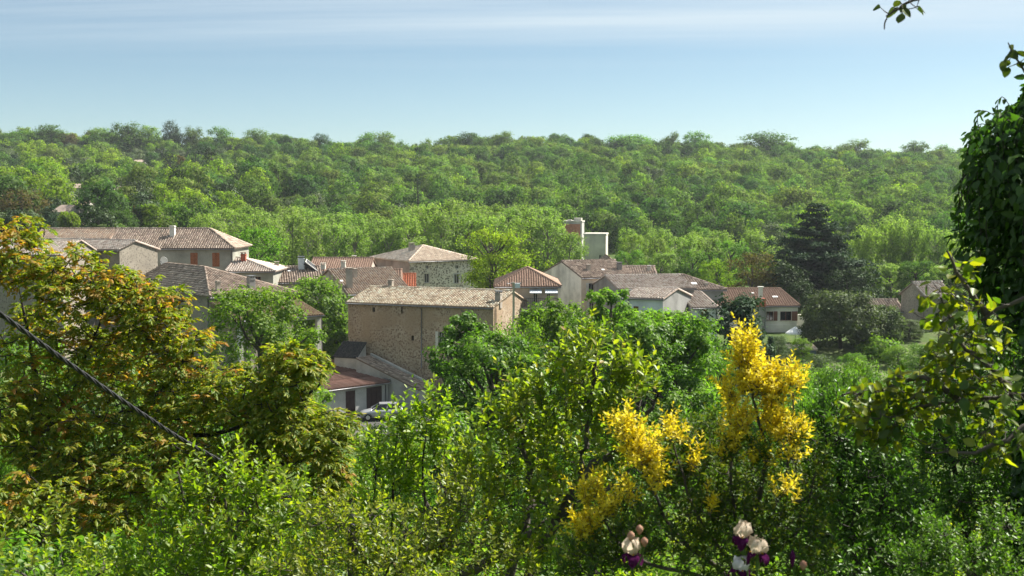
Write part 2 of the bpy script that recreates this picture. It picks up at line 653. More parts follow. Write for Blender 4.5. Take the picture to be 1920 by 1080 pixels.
T_straw = tile_mat('straw_tiles', [(0.273, 0.205, 0.140), (0.546, 0.430, 0.300), (0.704, 0.621, 0.462), (0.465, 0.342, 0.239), (0.704, 0.704, 0.559)], 0.35)
T_brown = tile_mat('weathered_brown_tiles', [(0.188, 0.144, 0.113), (0.351, 0.270, 0.213), (0.476, 0.371, 0.294), (0.275, 0.213, 0.176), (0.576, 0.472, 0.375)], 0.5)
T_pink = tile_mat('faded_pink_tiles', [(0.303, 0.240, 0.199), (0.449, 0.369, 0.310), (0.562, 0.486, 0.418), (0.371, 0.311, 0.267), (0.607, 0.557, 0.480)], 0.3)
T_red = tile_mat('red_clay_tiles', [(0.222, 0.156, 0.113), (0.315, 0.231, 0.173), (0.379, 0.294, 0.220), (0.251, 0.200, 0.160), (0.408, 0.362, 0.293)], 0.4)
T_pale = tile_mat('bleached_tiles', [(0.524, 0.422, 0.328), (0.699, 0.568, 0.451), (0.800, 0.699, 0.568), (0.612, 0.495, 0.393)], 0.18)
T_rust = tile_mat('plain_rust_tiles', [(0.270, 0.175, 0.130), (0.323, 0.218, 0.161), (0.366, 0.249, 0.185)], 0.2)
T_maroon = tile_mat('shaded_maroon_sheet', [(0.150, 0.086, 0.068), (0.188, 0.109, 0.086), (0.217, 0.131, 0.105)], 0.3)  # maroon roof sheet, darkened to stand in for the barn's shadow over it
T_slate = tile_mat('dark_slates', [(0.055, 0.058, 0.06), (0.09, 0.09, 0.088), (0.12, 0.115, 0.105)], 0.35)

_rs = np.random.RandomState(11)


# ------------------------------------------------------------------ roofs
def _plane(poly):
    P = np.array([tuple(p) for p in poly], float)
    e = P[1] - P[0]
    e /= np.linalg.norm(e)
    n = np.zeros(3)
    for i in range(1, len(P) - 1):
        n += np.cross(P[i] - P[0], P[i + 1] - P[0])
    n /= np.linalg.norm(n)
    t = np.cross(n, e)
    return P, e, n, t


def tile_polys(polys, ridges, sp=0.27, row=0.36, rad=0.1, jit=1.0):
    """real half-round tiles laid in courses over each roof slope, plus ridge caps"""
    S0, S1, C0, C1 = [], [], [], []
    items = []
    for poly in polys:
        P, e, n, t = _plane(poly)
        s = (P - P[0]) @ e
        q = (P - P[0]) @ t
        ncol = int((s.max() - s.min()) / sp)
        for c in range(ncol + 1):
            x = s.min() + sp * 0.5 + c * sp
            if x > s.max():
                break
            hits = []
            for i in range(len(P)):
                a, b = i, (i + 1) % len(P)
                if (s[a] - x) * (s[b] - x) < 0:
                    hits.append(q[a] + (q[b] - q[a]) * (x - s[a]) / (s[b] - s[a]))
            if len(hits) < 2:
                continue
            lo, hi = min(hits), max(hits)
            y = lo - 0.07
            while y < hi - 0.08:
                l = min(row * 1.16, hi - y + 0.03)
                items.append((P[0] + e * (x + _rs.normal(0, 0.008 * jit)) + t * (y + _rs.normal(0, 0.012 * jit)), e, n, t, l, rad * (1 + _rs.normal(0, 0.04))))
                y += row
    for A, B, up in ridges:
        A, B = np.array(A, float), np.array(B, float)
        L = np.linalg.norm(B - A)
        t = (B - A) / L
        e = np.cross(t, np.array([0, 0, 1.0]))
        e /= np.linalg.norm(e)
        n = np.cross(e, t)
        k = max(1, int(L / row))
        for i in range(k):
            items.append((A + t * (L * i / k) + n * 0.02, e, n, t, L / k * 1.12, rad * 1.35))
    if not items:
        return None
    O = np.array([i[0] for i in items])
    E = np.array([i[1] for i in items])
    N = np.array([i[2] for i in items])
    T = np.array([i[3] for i in items])
    Ln = np.array([i[4] for i in items])
    Rd = np.array([i[5] for i in items])
    ang = np.array([0.0, 0.9, math.pi / 2, math.pi - 0.9, math.pi])
    ca, sa = np.cos(ang), np.sin(ang)
    lo = (O[:, None, :] + E[:, None, :] * (Rd[:, None] * ca)[:, :, None] + N[:, None, :] * (Rd[:, None] * sa * 0.85 + 0.035)[:, :, None])
    hi = (O[:, None, :] + T[:, None, :] * Ln[:, None, None] + E[:, None, :] * (Rd[:, None] * ca * 0.84)[:, :, None] + N[:, None, :] * (Rd[:, None] * sa * 0.7 + 0.008)[:, :, None])
    lip = (O[:, None, :] + T[:, None, :] * 0.02 + E[:, None, :] * (Rd[:, None] * ca * 0.8)[:, :, None] + N[:, None, :] * (Rd[:, None] * sa * 0.62 + 0.03)[:, :, None])
    V = np.concatenate([lo, hi, lip], axis=1).reshape(-1, 3)
    b = np.arange(len(items))[:, None] * 15
    Fs = [b + np.array([[k, k + 1, 6 + k, 5 + k]]) for k in range(4)] + [b + np.array([[k + 1, k, 10 + k, 11 + k]]) for k in range(4)]
    var = np.repeat(_rs.rand(len(items)), 15)
    return V, [np.concatenate(Fs)], {'var': var}


def roof_shape(kind, L, D, H, p, o, og):
    """polygons (first edge = eave), ridge lines, wall top profiles per side"""
    prof = {'f': [(0, H), (L, H)], 'r': [(0, H), (D, H)], 'b': [(0, H), (L, H)], 'l': [(0, H), (D, H)]}
    if kind == 'gable_x':
        ry, rise, hb = p.get('ry', D / 2), p['rise'], H + p.get('back', 0.0)
        kf, kb = rise / ry, (H + rise - hb) / (D - ry)
        z = H + rise
        polys = [[(-og, -o, H - kf * o), (L + og, -o, H - kf * o), (L + og, ry, z), (-og, ry, z)],
                 [(L + og, D + o, hb - kb * o), (-og, D + o, hb - kb * o), (-og, ry, z), (L + og, ry, z)]]
        ridges = [((-og, ry, z), (L + og, ry, z), 1)]
        prof['r'] = [(0, H), (ry, z), (D, hb)]
        prof['l'] = [(0, hb), (D - ry, z), (D, H)]
        prof['b'] = [(0, hb), (L, hb)]
    elif kind == 'gable_y':
        rx, rise = p.get('rx', L / 2), p['rise']
        z = H + rise
        kl, kr = rise / rx, rise / (L - rx)
        polys = [[(-o, D + og, H - kl * o), (-o, -og, H - kl * o), (rx, -og, z), (rx, D + og, z)],
                 [(L + o, -og, H - kr * o), (L + o, D + og, H - kr * o), (rx, D + og, z), (rx, -og, z)]]
        ridges = [((rx, -og, z), (rx, D + og, z), 1)]
        prof['f'] = [(0, H), (rx, z), (L, H)]
        prof['b'] = [(0, H), (L - rx, z), (L, H)]
    elif kind == 'hip':
        (ax, ay), (bx, by) = p['r1'], p['r2']
        z = H + p['rise']
        zo = H - 0.25 * o
        A, B = (ax, ay, z), (bx, by, z)
        c = [(-o, -o, zo), (L + o, -o, zo), (L + o, D + o, zo), (-o, D + o, zo)]
        if abs(bx - ax) >= abs(by - ay):
            polys = [[c[0], c[1], B, A], [c[1], c[2], B], [c[2], c[3], A, B], [c[3], c[0], A]]
            ridges = [(c[0], A, 1), (c[3], A, 1), (c[1], B, 1), (c[2], B, 1)]
        else:
            polys = [[c[0], c[1], A], [c[1], c[2], B, A], [c[2], c[3], B], [c[3], c[0], A, B]]
            ridges = [(c[0], A, 1), (c[1], A, 1), (c[2], B, 1), (c[3], B, 1)]
        if A != B:
            ridges.append((A, B, 1))
        else:
            polys = [[q for k, q in enumerate(pl) if q not in pl[:k]] for pl in polys]
    elif kind == 'mono':           # rises from the front to the back
        zb = H + p['rise']
        k = p['rise'] / D
        polys = [[(-og, -o, H - k * o), (L + og, -o, H - k * o), (L + og, D, zb), (-og, D, zb)]]
        ridges = []
        prof['r'] = [(0, H), (D, zb)]
        prof['l'] = [(0, zb), (D, H)]
        prof['b'] = [(0, zb), (L, zb)]
    elif kind == 'mono_x':         # falls from the left to the right
        zl = H + p['rise']
        k = p['rise'] / L
        polys = [[(L + o, -og, H - k * o), (L + o, D + og, H - k * o), (0, D + og, zl), (0, -og, zl)]]
        ridges = []
        prof['f'] = [(0, zl), (L, H)]
        prof['b'] = [(0, H), (L, zl)]
        prof['l'] = [(0, zl), (D, zl)]
    else:                          # flat
        polys = [[(-o, -o, H), (L + o, -o, H), (L + o, D + o, H), (-o, D + o, H)]]
        ridges = []
    return polys, ridges, prof


SIDES = {'f': lambda L, D: ((0, 0), (1, 0)), 'r': lambda L, D: ((L, 0), (0, 1)), 'b': lambda L, D: ((L, D), (-1, 0)), 'l': lambda L, D: ((0, D), (0, -1))}


class House:
    def __init__(s, name, label, anchor, corner, a, L, D, kind, p, wall, tile, ov=0.32, og=0.15, openings=(), tiles=True, sp=0.27,
                 cat='house', group=None, foot=None, gutter=True, wall_mats=None, slab=0.10, sides='frbl', row=0.36):
        s.L, s.D, s.a = L, D, R(a)
        w = pt(*anchor)
        s.ca, s.sa = math.cos(s.a), math.sin(s.a)
        cx, cy = {'fl': (0, 0), 'fr': (L, 0), 'bl': (0, D), 'br': (L, D)}[corner]
        s.ox = w.x - (cx * s.ca - cy * s.sa)
        s.oy = w.y - (cx * s.sa + cy * s.ca)
        mids = [s.world(x, y) for x in (0, L) for y in (0, D)]
        s.z0 = (min(g1(*q) for q in mids) - 0.4) if foot is None else foot
        s.H = w.z - s.z0
        s.root = empty(name, (s.ox, s.oy, s.z0), s.a)
        tag(s.root, label, cat, group)
        s.polys, s.ridges, s.prof = roof_shape(kind, L, D, s.H, p, ov, og)
        ops = {k: [] for k in 'frbl'}
        s.wins = []
        for op in openings:
            side, rect = op[0], op[1]
            s0, z1 = s.locate(side, rect[0], rect[1])
            s1, z0 = s.locate(side, rect[2], rect[3])
            s0, s1 = min(s0, s1), max(s0, s1)
            ops[side].append((s0, s1, z0, z1))
            s.wins.append((side, s0, s1, z0, z1, op[2], op[3] if len(op) > 3 else {}))
        groups = {}
        for sd in sides:
            groups.setdefault((wall_mats or {}).get(sd, wall), []).append(sd)
        for m, sds in groups.items():
            mb = MB()
            for sd in sds:
                s.wall(mb, sd, ops[sd])
            mb.build('wall', m, s.root)
        # roof: slab with its own thickness, tiles laid on it
        mb = MB()
        for pl in s.polys:
            mb.prism(pl, (0, 0, 0.015), (0, 0, 0.015 + slab))
        s.roof = mb.build('roof', tile if kind != 'flat' else M_concr, s.root)
        if tiles:
            lift = [[(x, y, z + slab + 0.012) for x, y, z in pl] for pl in s.polys]
            rl = [((A[0], A[1], A[2] + slab + 0.02), (B[0], B[1], B[2] + slab + 0.02), u) for A, B, u in s.ridges]
            g = tile_polys(lift, rl, sp, row, sp * 0.37)
            if g:
                o = obj_np('roof_tiles', g[0], g[1], tile, s.roof, g[2], smooth=True)
                o['kind'] = 'stuff'
        if gutter and kind in ('gable_x', 'hip', 'mono'):
            pl = s.polys[0]
            A, B = Vector(pl[0]), Vector(pl[1])
            mb = MB()
            mb.tube([A + Vector((0, -0.06, -0.02)), B + Vector((0, -0.06, -0.02))], 0.06, 8)
            mb.build('gutter', M_zinc, s.root)
        for w_ in s.wins:
            s.window(*w_)

    def world(s, x, y):
        return s.ox + x * s.ca - y * s.sa, s.oy + x * s.sa + y * s.ca

    def locate(s, side, px, py):
        """distance along a wall and height (local) of the wall point seen at a pixel"""
        (bx, by), (ex, ey) = SIDES[side](s.L, s.D)
        X0, Y0 = s.world(bx, by)
        dx, dy = ex * s.ca - ey * s.sa, ex * s.sa + ey * s.ca
        d = pt(px, py, 1.0)
        k = (d.x * Y0 - X0) / (dx - d.x * dy)
        Y = Y0 + k * dy
        return k, pt(px, py, Y).z - s.z0

    def on_roof(s, i, px, py):
        """local point of roof slope i seen at a pixel"""
        P, e, n, t = _plane(s.polys[i])
        c = np.array([-(s.ox) * s.ca - (s.oy) * s.sa, s.ox * s.sa - s.oy * s.ca, EYE - s.z0])
        d = pt(px, py, 1.0) - Vector((0, 0, EYE))
        dl = np.array([d.x * s.ca + d.y * s.sa, -d.x * s.sa + d.y * s.ca, d.z])
        k = ((P[0] - c) @ n) / (dl @ n)
        return Vector(c + dl * k), k

    def mtx(s, side):
        (bx, by), (ex, ey) = SIDES[side](s.L, s.D)
        return Matrix(((ex, -ey, 0, bx), (ey, ex, 0, by), (0, 0, 1, 0), (0, 0, 0, 1)))

    def wall(s, mb, side, ops):
        M = s.mtx(side)
        pf = s.prof[side]
        W = pf[-1][0]
        zt = min(pf[0][1], pf[-1][1])
        cs = sorted({0.0, W, *[min(max(v, 0), W) for o in ops for v in o[:2]]})
        cz = sorted({0.0, zt, *[min(max(v, 0), zt) for o in ops for v in o[2:4]]})
        for i in range(len(cs) - 1):
            for j in range(len(cz) - 1):
                ms, mz = (cs[i] + cs[i + 1]) / 2, (cz[j] + cz[j + 1]) / 2
                if any(o[0] < ms < o[1] and o[2] < mz < o[3] for o in ops):
                    continue
                mb.poly([M @ Vector(q) for q in ((cs[i], 0, cz[j]), (cs[i + 1], 0, cz[j]), (cs[i + 1], 0, cz[j + 1]), (cs[i], 0, cz[j + 1]))])
        if len(pf) > 2 or abs(pf[0][1] - pf[-1][1]) > 1e-4:
            up = [Vector((q[0], 0, q[1])) for q in pf[::-1] if q[1] > zt + 1e-5]
            base = [Vector((0, 0, zt)), Vector((W, 0, zt))]
            mb.poly([M @ q for q in base + up])
        t = 0.22
        for a, b, c, d in ops:
            for q in (((a, 0, c), (a, 0, d), (a, t, d), (a, t, c)), ((b, 0, d), (b, 0, c), (b, t, c), (b, t, d)),
                      ((a, 0, d), (b, 0, d), (b, t, d), (a, t, d)), ((b, 0, c), (a, 0, c), (a, t, c), (b, t, c))):
                mb.poly([M @ Vector(v) for v in q])

    def window(s, side, a, b, c, d, typ, o):
        M = s.mtx(side)
        fm = o.get('frame', M_frame)
        f = MB()
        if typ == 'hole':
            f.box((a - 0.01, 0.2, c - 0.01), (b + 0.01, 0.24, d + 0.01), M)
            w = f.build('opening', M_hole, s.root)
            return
        if typ == 'door':
            n = max(2, int((b - a) / 0.5))
            for k in range(n):
                x0 = a + (b - a) * k / n
                f.box((x0 + 0.008, 0.10, c), (x0 + (b - a) / n - 0.008, 0.15, d), M)
            f.box((a, 0.152, c), (b, 0.18, d), M)
            f.build('door', o.get('mat', M_door), s.root)
            return
        if typ == 'shut':                       # closed board shutters, slightly proud of the wall
            mid = (a + b) / 2
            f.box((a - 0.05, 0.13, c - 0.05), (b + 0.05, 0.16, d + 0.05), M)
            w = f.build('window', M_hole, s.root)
            for x0, x1 in ((a, mid - 0.01), (mid + 0.01, b)):
                sh = MB()
                k = 4
                for q in range(k):
                    y0 = x0 + (x1 - x0) * q / k
                    sh.box((y0 + 0.004, -0.035, c), (y0 + (x1 - x0) / k - 0.004, 0.0 - 0.003, d), M)
                for zc in (c + (d - c) * 0.16, c + (d - c) * 0.5, c + (d - c) * 0.84):
                    sh.box((x0, -0.06, zc - 0.04), (x1, -0.036, zc + 0.04), M)
                sh.build('shutter', o.get('sh', M_orange), w)
            return
        # ordinary window: frame ring with mullion, glass behind, stone surround and sill
        t = 0.05
        f.box((a, 0.09, c), (a + t, 0.15, d), M)
        f.box((b - t, 0.09, c), (b, 0.15, d), M)
        f.box((a + t, 0.09, c), (b - t, 0.15, c + t), M)
        f.box((a + t, 0.09, d - t), (b - t, 0.15, d), M)
        f.box(((a + b) / 2 - 0.025, 0.095, c + t), ((a + b) / 2 + 0.025, 0.145, d - t), M)
        w = f.build('window', fm, s.root)
        g = MB()
        g.box((a + 0.01, 0.16, c + 0.01), (b - 0.01, 0.175, d - 0.01), M)
        g.build('pane', M_glass, w)
        if o.get('sill', True):
            g = MB()
            g.box((a - 0.08, -0.07, c - 0.09), (b + 0.08, 0.05, c - 0.002), M)
            g.build('sill', M_dframe, w)
        if 'surround' in o:
            g = MB()
            q = 0.16
            g.box((a - q, -0.02, c), (a - 0.002, 0.06, d + q), M)
            g.box((b + 0.002, -0.02, c), (b + q, 0.06, d + q), M)
            g.box((a - 0.002, -0.02, d + 0.002), (b + 0.002, 0.06, d + q), M)
            g.build('surround', o['surround'], w)
        for dx, side_ in o.get('open', ()):
            g = MB()
            wdt = o.get('shw', (b - a) / 2)
            x0 = a - wdt - 0.02 if side_ == 'L' else b + 0.02
            for q in range(4):
                g.box((x0 + wdt * q / 4 + 0.004, -0.06, c - 0.02), (x0 + wdt * (q + 1) / 4 - 0.004, -0.02, d + 0.02), M)
            for zc in (c + (d - c) * 0.2, c + (d - c) * 0.8):
                g.box((x0, -0.085, zc - 0.04), (x0 + wdt, -0.061, zc + 0.04), M)
            g.build('shutter', o.get('sh', M_brown), w)

    def chimney(s, i, px, py, w, h, mat, capm=None, d=None, cap=True):
        """chimney standing on roof slope i, foot seen at (px, py); w, d, h in metres"""
        c, _ = s.on_roof(i, px, py)
        d = d or w
        mb = MB()
        mb.box((c.x - w / 2, c.y - d / 2, c.z - 0.6), (c.x + w / 2, c.y + d / 2, c.z + h))
        mb.box((c.x - w / 2 - 0.05, c.y - d / 2 - 0.05, c.z + h * 0.86), (c.x + w / 2 + 0.05, c.y + d / 2 + 0.05, c.z + h * 0.93))
        o = mb.build('chimney', mat, s.roof)
        if cap:
            mb = MB()
            for sx in (-1, 1):
                for sy in (-1, 1):
                    mb.box((c.x + sx * w * 0.36 - 0.05, c.y + sy * d * 0.36 - 0.05, c.z + h), (c.x + sx * w * 0.36 + 0.05, c.y + sy * d * 0.36 + 0.05, c.z + h + 0.16))
            mb.box((c.x - w / 2 - 0.06, c.y - d / 2 - 0.06, c.z + h + 0.16), (c.x + w / 2 + 0.06, c.y + d / 2 + 0.06, c.z + h + 0.22))
            mb.build('chimney_cap', capm or mat, s.roof)
        return c

    def skylight(s, i, px, py, w=0.6, h=0.8, mat=None):
        w, h = w * 0.62, h * 0.62
        c, _ = s.on_roof(i, px, py)
        P, e, n, t = _plane(s.polys[i])
        M = Matrix((( e[0], t[0], n[0], c.x), (e[1], t[1], n[1], c.y), (e[2], t[2], n[2], c.z), (0, 0, 0, 1)))
        mb = MB()
        mb.box((-w / 2, -h / 2, 0.1), (w / 2, h / 2, 0.26), M)
        mb.build('skylight', mat or M_whiteobj, s.roof)

    def pipe(s, side, px, py0, py1, r=0.055, px1=None):
        k0, z0 = s.locate(side, px, py0)
        k1, z1 = s.locate(side, px1 or px, py1)
        M = s.mtx(side)
        mb = MB()
        mb.tube([M @ Vector((k0, -0.1, z0)), M @ Vector((k1, -0.1, z1))], r, 8)
        mb.build('downpipe', M_zinc, s.root)


# ================================================================== the village
barn = House('stone_barn', 'big stone barn with straw coloured tiled roof in the middle of the village', (925, 577, 108), 'fr', -22.2, 15.9, 11.1,
             'gable_x', dict(ry=4.8, rise=1.15, back=-0.95), M_barn, T_straw, ov=0.3, og=0.12, cat='barn', sp=0.29,
             openings=[('f', (698, 576, 703, 585), 'hole'), ('f', (752, 575, 755, 588), 'hole'), ('f', (771, 629, 776, 639), 'hole'),
                       ('f', (822, 622, 832, 652), 'window', dict(open=[(0, 'L')], sh=M_whitesh))])
barn.chimney(0, 935, 566, 0.55, 0.85, M_shade, M_zinc)
barn.chimney(1, 733, 542, 0.45, 0.8, M_shade)
barn.pipe('f', 791, 578, 690)
barn.pipe('f', 865, 581, 590, 0.05, 872)
barn.pipe('f', 872, 590, 596, 0.05, 886)
barn.pipe('r', 928, 578, 660)

tower = House('hip_roofed_stone_house', 'square rubble stone house with pale pyramid roof beside the yellow-green tree', (768, 490, 150), 'fl', 30, 9.7, 12.1,
              'hip', dict(r1=(4.85, 6.05), r2=(4.85, 6.05), rise=1.7), M_rubble, T_pale, ov=0.35, wall_mats={'l': M_pink, 'b': M_pink}, sp=0.3,
              openings=[('f', (798, 497, 804, 504), 'window', dict(sill=False)), ('f', (854, 497, 860, 504), 'window', dict(sill=False)),
                        ('f', (796, 513, 805, 530), 'window', dict(surround=M_dframe)), ('f', (852, 514, 861, 531), 'window', dict(surround=M_coping))])
tower.chimney(3, 772, 472, 0.7, 1.0, M_shade)

hb = House('hipped_farmhouse', 'long farmhouse with brown hipped tile roof behind the orange-leaved tree', (397, 556, 105), 'fl', 40, 8.35, 19,
           'hip', dict(r1=(3.5, 8.9), r2=(3.6, 18.6), rise=2.1), M_stone, T_brown, ov=0.35, sp=0.27)
hb.chimney(0, 409, 549, 0.36, 1.15, M_shade, cap=False)
hb.chimney(0, 471, 542, 0.62, 1.1, M_grey, M_zinc)
hb.pipe('l', 392, 560, 640)

# open shelter leaning on the farmhouse
sh = House('lean_to_shelter', 'open lean-to shelter with mossy tile roof on concrete posts', (605, 591, 106.05), 'fr', 40, 8.6, 5.6, 'mono', dict(rise=1.3),
           M_shade, tile_mat('mossy_tiles', [(0.20, 0.125, 0.08), (0.26, 0.185, 0.115), (0.23, 0.19, 0.10), (0.30, 0.22, 0.14)], 0.3), ov=0.1, og=0.1, cat='shelter', sides='b', sp=0.25)
for x in (0.35, 4.3, 8.3):
    mb = MB()
    mb.box((x - 0.22, 0.1, 0), (x + 0.22, 0.55, sh.H - 0.35))
    mb.build('post', M_concr, sh.root)
mb = MB()
mb.box((0.0, 0.12, sh.H - 0.35), (8.6, 0.5, sh.H + 0.01))
mb.build('beam', M_shade, sh.root)
mb = MB()
mb.tube([(8.45, -0.1, 0.0), (8.45, -0.1, sh.H - 0.05)], 0.06, 8)
mb.build('downpipe', M_zinc, sh.root)

ha = House('grey_farmhouse', 'tall grey house with two closed orange shutters and a hipped roof', (436, 466, 130), 'fr', 0, 14.4, 8,
           'hip', dict(r1=(0.0, 4.0), r2=(10.8, 4.0), rise=2.06), M_greywall, T_brown, ov=0.3, sp=0.27,
           openings=[('f', (357, 474, 371, 499), 'shut'), ('f', (398, 474, 412, 500), 'shut')])
ha.chimney(0, 324, 444, 0.55, 1.3, M_offwh, cap=False)
ha.pipe('f', 434.5, 468, 530)
ha3 = House('red_roofed_outbuilding', 'low house with reddish tile roof joined to the left of the grey farmhouse', (208, 446.5, 131.5), 'fr', 0, 9, 5, 'gable_x', dict(rise=0.92), M_shade, T_red, sp=0.28, og=0.0)
ha2 = House('gabled_annexe', 'small annexe with stone gable end below the red tile roof', (224, 468, 118), 'fr', -25, 8, 5.6, 'gable_x', dict(ry=2.2, rise=0.75, back=-0.2), M_stone, T_pink, sp=0.28,
            openings=[('f', (139, 476, 145, 497), 'hole')])
ha4 = House('half_hidden_house', 'house at the left edge almost hidden by orange leaves', (116, 478, 112), 'fr', -8, 9, 7, 'gable_x', dict(rise=1.3), M_stone, T_pink, sp=0.28)
he = House('cottage_with_brick_chimney', 'low cottage with pink hipped roof and red brick chimney', (512, 509, 128), 'fr', 0, 5.0, 7, 'hip', dict(r1=(0.0, 3.5), r2=(0.7, 3.5), rise=1.25),
           M_greywall, T_pink, sp=0.27, openings=[('f', (476, 519, 489, 529), 'window', dict(sill=False, frame=M_brown))])
he.chimney(0, 457, 491, 0.55, 0.9, M_brick, T_pink)
he.chimney(0, 519, 505, 0.5, 0.9, M_shade) if False else None
hf = House('brown_roofed_house', 'house with dark brown tiled roof and a tilted roof window', (521, 529, 131), 'fl', 14, 5.0, 7, 'gable_x', dict(rise=1.45), M_shade, T_brown, sp=0.28)
hf.chimney(0, 519, 508, 0.5, 0.9, M_shade)
hf.chimney(1, 565, 499, 0.7, 0.95, M_bluewh, M_zinc)
hf.skylight(0, 542, 511, 0.5, 0.4)
# tilted dark roof window with pale frame
c, _ = hf.on_roof(0, 583, 506)
mw = MB()
Mr = Matrix.Translation(c + Vector((0.1, 0, 0.55))) @ Matrix.Rotation(R(38), 4, 'Y') @ Matrix.Rotation(R(14), 4, 'X')
mw.box((-0.85, -0.7, -0.35), (0.85, 0.7, 0.0), Mr)
wq = mw.build('roof_window', M_dark, hf.roof)
mw = MB()
for b0, b1 in (((-0.9, -0.75, 0), (0.9, -0.62, 0.07)), ((-0.9, 0.62, 0), (0.9, 0.75, 0.07)), ((-0.9, -0.62, 0), (-0.8, 0.62, 0.07)), ((0.8, -0.62, 0), (0.9, 0.62, 0.07))):
    mw.box(b0, b1, Mr)
mw.build('roof_window_frame', M_coping, hf.roof)
hg = House('far_red_house', 'red roofed house with grey chimneys in front of the plane trees', (692, 508, 150), 'fr', 0, 8, 8, 'gable_x', dict(rise=1.4), M_shade, T_rust, sp=0.3)
hg.chimney(0, 644, 505, 0.55, 0.95, M_concr)
hg.chimney(1, 664, 493, 0.5, 0.8, M_concr)
hg.chimney(0, 606, 506, 0.6, 0.7, M_concr)
hh = House('red_gabled_house', 'house with red streaked roof and grey gable facing the small garden', (651, 551, 124), 'fl', 28, 7.5, 9, 'gable_x', dict(ry=6, rise=2.25, back=1.2), M_shade, T_red, sp=0.28)
hh.chimney(0, 655, 541, 0.6, 2.1, M_shade)
hh.chimney(0, 666, 522, 0.4, 0.9, M_shade)
hh.skylight(0, 640, 530, 0.5, 0.5)
hi1 = House('red_tiled_wing', 'plain red tiled roof between the gabled house and the square stone house', (682, 538, 136), 'fl', 8, 4.6, 6.5, 'gable_x', dict(rise=1.75), M_shade, T_rust, sp=0.3)
hi2 = House('bright_red_shed', 'small shed with bright red roof at the foot of the square stone house', (728, 541, 139), 'fl', 4, 3.2, 5, 'gable_x', dict(rise=1.5), M_shade,
            tile_mat('bright_red_tiles', [(0.42, 0.13, 0.07), (0.5, 0.17, 0.09), (0.46, 0.2, 0.12)], 0.2), sp=0.3, cat='shed')

hl = House('white_gabled_house', 'tall white house with a big stained gable wall', (1090, 521, 126), 'fl', 23.5, 6.9, 10, 'gable_x', dict(rise=1.5), M_white, T_brown, ov=0.25, og=0.08, sp=0.28,
           wall_mats={'f': M_cream, 'r': M_cream}, openings=[('f', (1104, 531, 1114, 551), 'window', dict(open=[(0, 'L')], sh=M_whitesh)),
                                                             ('f', (1105, 566, 1114, 588), 'window', dict(open=[(0, 'L')], sh=M_whitesh))])
hl.chimney(0, 1103, 509, 0.4, 0.6, M_shade)
hl.chimney(0, 1161, 508, 0.45, 0.8, M_grey)
hl.skylight(0, 1130, 509, 0.5, 0.5)
hm = House('balcony_house', 'house with rust brown hipped roof, balcony and two white awnings', (1046, 537, 116), 'fr', 0, 6.2, 9, 'hip', dict(r1=(3.1, 4.5), r2=(3.1, 4.5), rise=1.6), M_shade, T_rust, sp=0.25, row=0.3,
           openings=[('f', (1025, 549, 1032, 572), 'window', dict(sill=False)), ('f', (1000, 550, 1008, 572), 'window', dict(sill=False)), ('f', (1000, 587, 1008, 601), 'window', dict(frame=M_whiteobj))])
for a0, a1 in ((993, 1015), (1022, 1045)):
    k0, zt = hm.locate('f', a0, 542)
    k1, zb = hm.locate('f', a1, 548)
    mb = MB()
    mb.prism([(k0, 0, zt), (k1, 0, zt), (k1, -0.9, zb), (k0, -0.9, zb)], (0, 0, 0), (0, 0, 0.03))
    mb.box((k0, -0.93, zb - 0.07), (k1, -0.905, zb + 0.03))
    mb.build('awning', M_bluewh, hm.root)
_, zb = hm.locate('f', 1020, 575)
mb = MB()
mb.box((0.4, -1.3, zb - 0.18), (6.2, -0.003, zb))
bal = mb.build('balcony', M_shade, hm.root)
mb = MB()
for k in range(30):
    x = 0.45 + k * 5.7 / 29
    mb.box((x - 0.012, -1.27, zb), (x + 0.012, -1.245, zb + 0.95))
mb.box((0.42, -1.29, zb + 0.95), (6.18, -1.225, zb + 1.0))
mb.build('railing', M_dark, bal)

hn = House('grey_gabled_barn', 'long low building with dark grey gable in front of the white house', (1158, 542, 116), 'fl', 10, 8.2, 10, 'gable_x', dict(rise=0.95, back=-0.2), M_grey, T_pink, og=0.1, sp=0.28,
           openings=[('l', (1131, 538, 1134, 551), 'hole')])
hn2 = House('grey_hip_roofed_house', 'house with grey-brown hipped roof and white skylight', (1356, 543, 121), 'fr', 5, 6.3, 9, 'hip', dict(r1=(0.0, 4.5), r2=(3.0, 4.5), rise=1.2), M_grey, T_brown, sp=0.28)
hn2.skylight(0, 1301, 535, 0.9, 0.9)
hn2.chimney(0, 1324, 537, 0.35, 0.4, M_shade, cap=False)
hn3 = House('back_row_house', 'small brown roof behind the long low building', (1232, 519, 142), 'fr', 0, 4.6, 7, 'gable_x', dict(rise=1.0), M_shade, T_brown, sp=0.3)
hn3.chimney(0, 1217, 508, 0.4, 0.5, M_offwh)
hn4 = House('orange_gable_house', 'tiny orange gable roof behind the white house ridge', (1126, 496, 152), 'fl', 0, 2.2, 6, 'gable_y', dict(rise=0.85), M_pink, T_red, sp=0.3)
ho = House('pale_blue_house', 'small pale blue rendered house with a brown shutter', (1243, 561, 106), 'fr', -25, 3.9, 9.5, 'gable_x', dict(ry=4.4, rise=0.62, back=-0.45), M_bluewh, T_pink, ov=0.25, sp=0.28,
           wall_mats={'r': M_grey}, openings=[('f', (1188, 574, 1197, 587), 'shut', dict(sh=M_brown))])  # shade of the right gable wall is painted on as dark grey
ho.pipe('f', 1179, 562, 600)
ho2 = House('pale_blue_annexe', 'lean-to annexe of the pale blue house with one rust red shutter', (1298, 577, 112), 'fl', 7, 2.6, 6, 'mono', dict(rise=1.05), M_bluewh, T_pink, sp=0.28,
            openings=[('f', (1316, 580, 1325, 597), 'shut', dict(sh=M_orange))])
ho2.pipe('f', 1343, 580, 612)

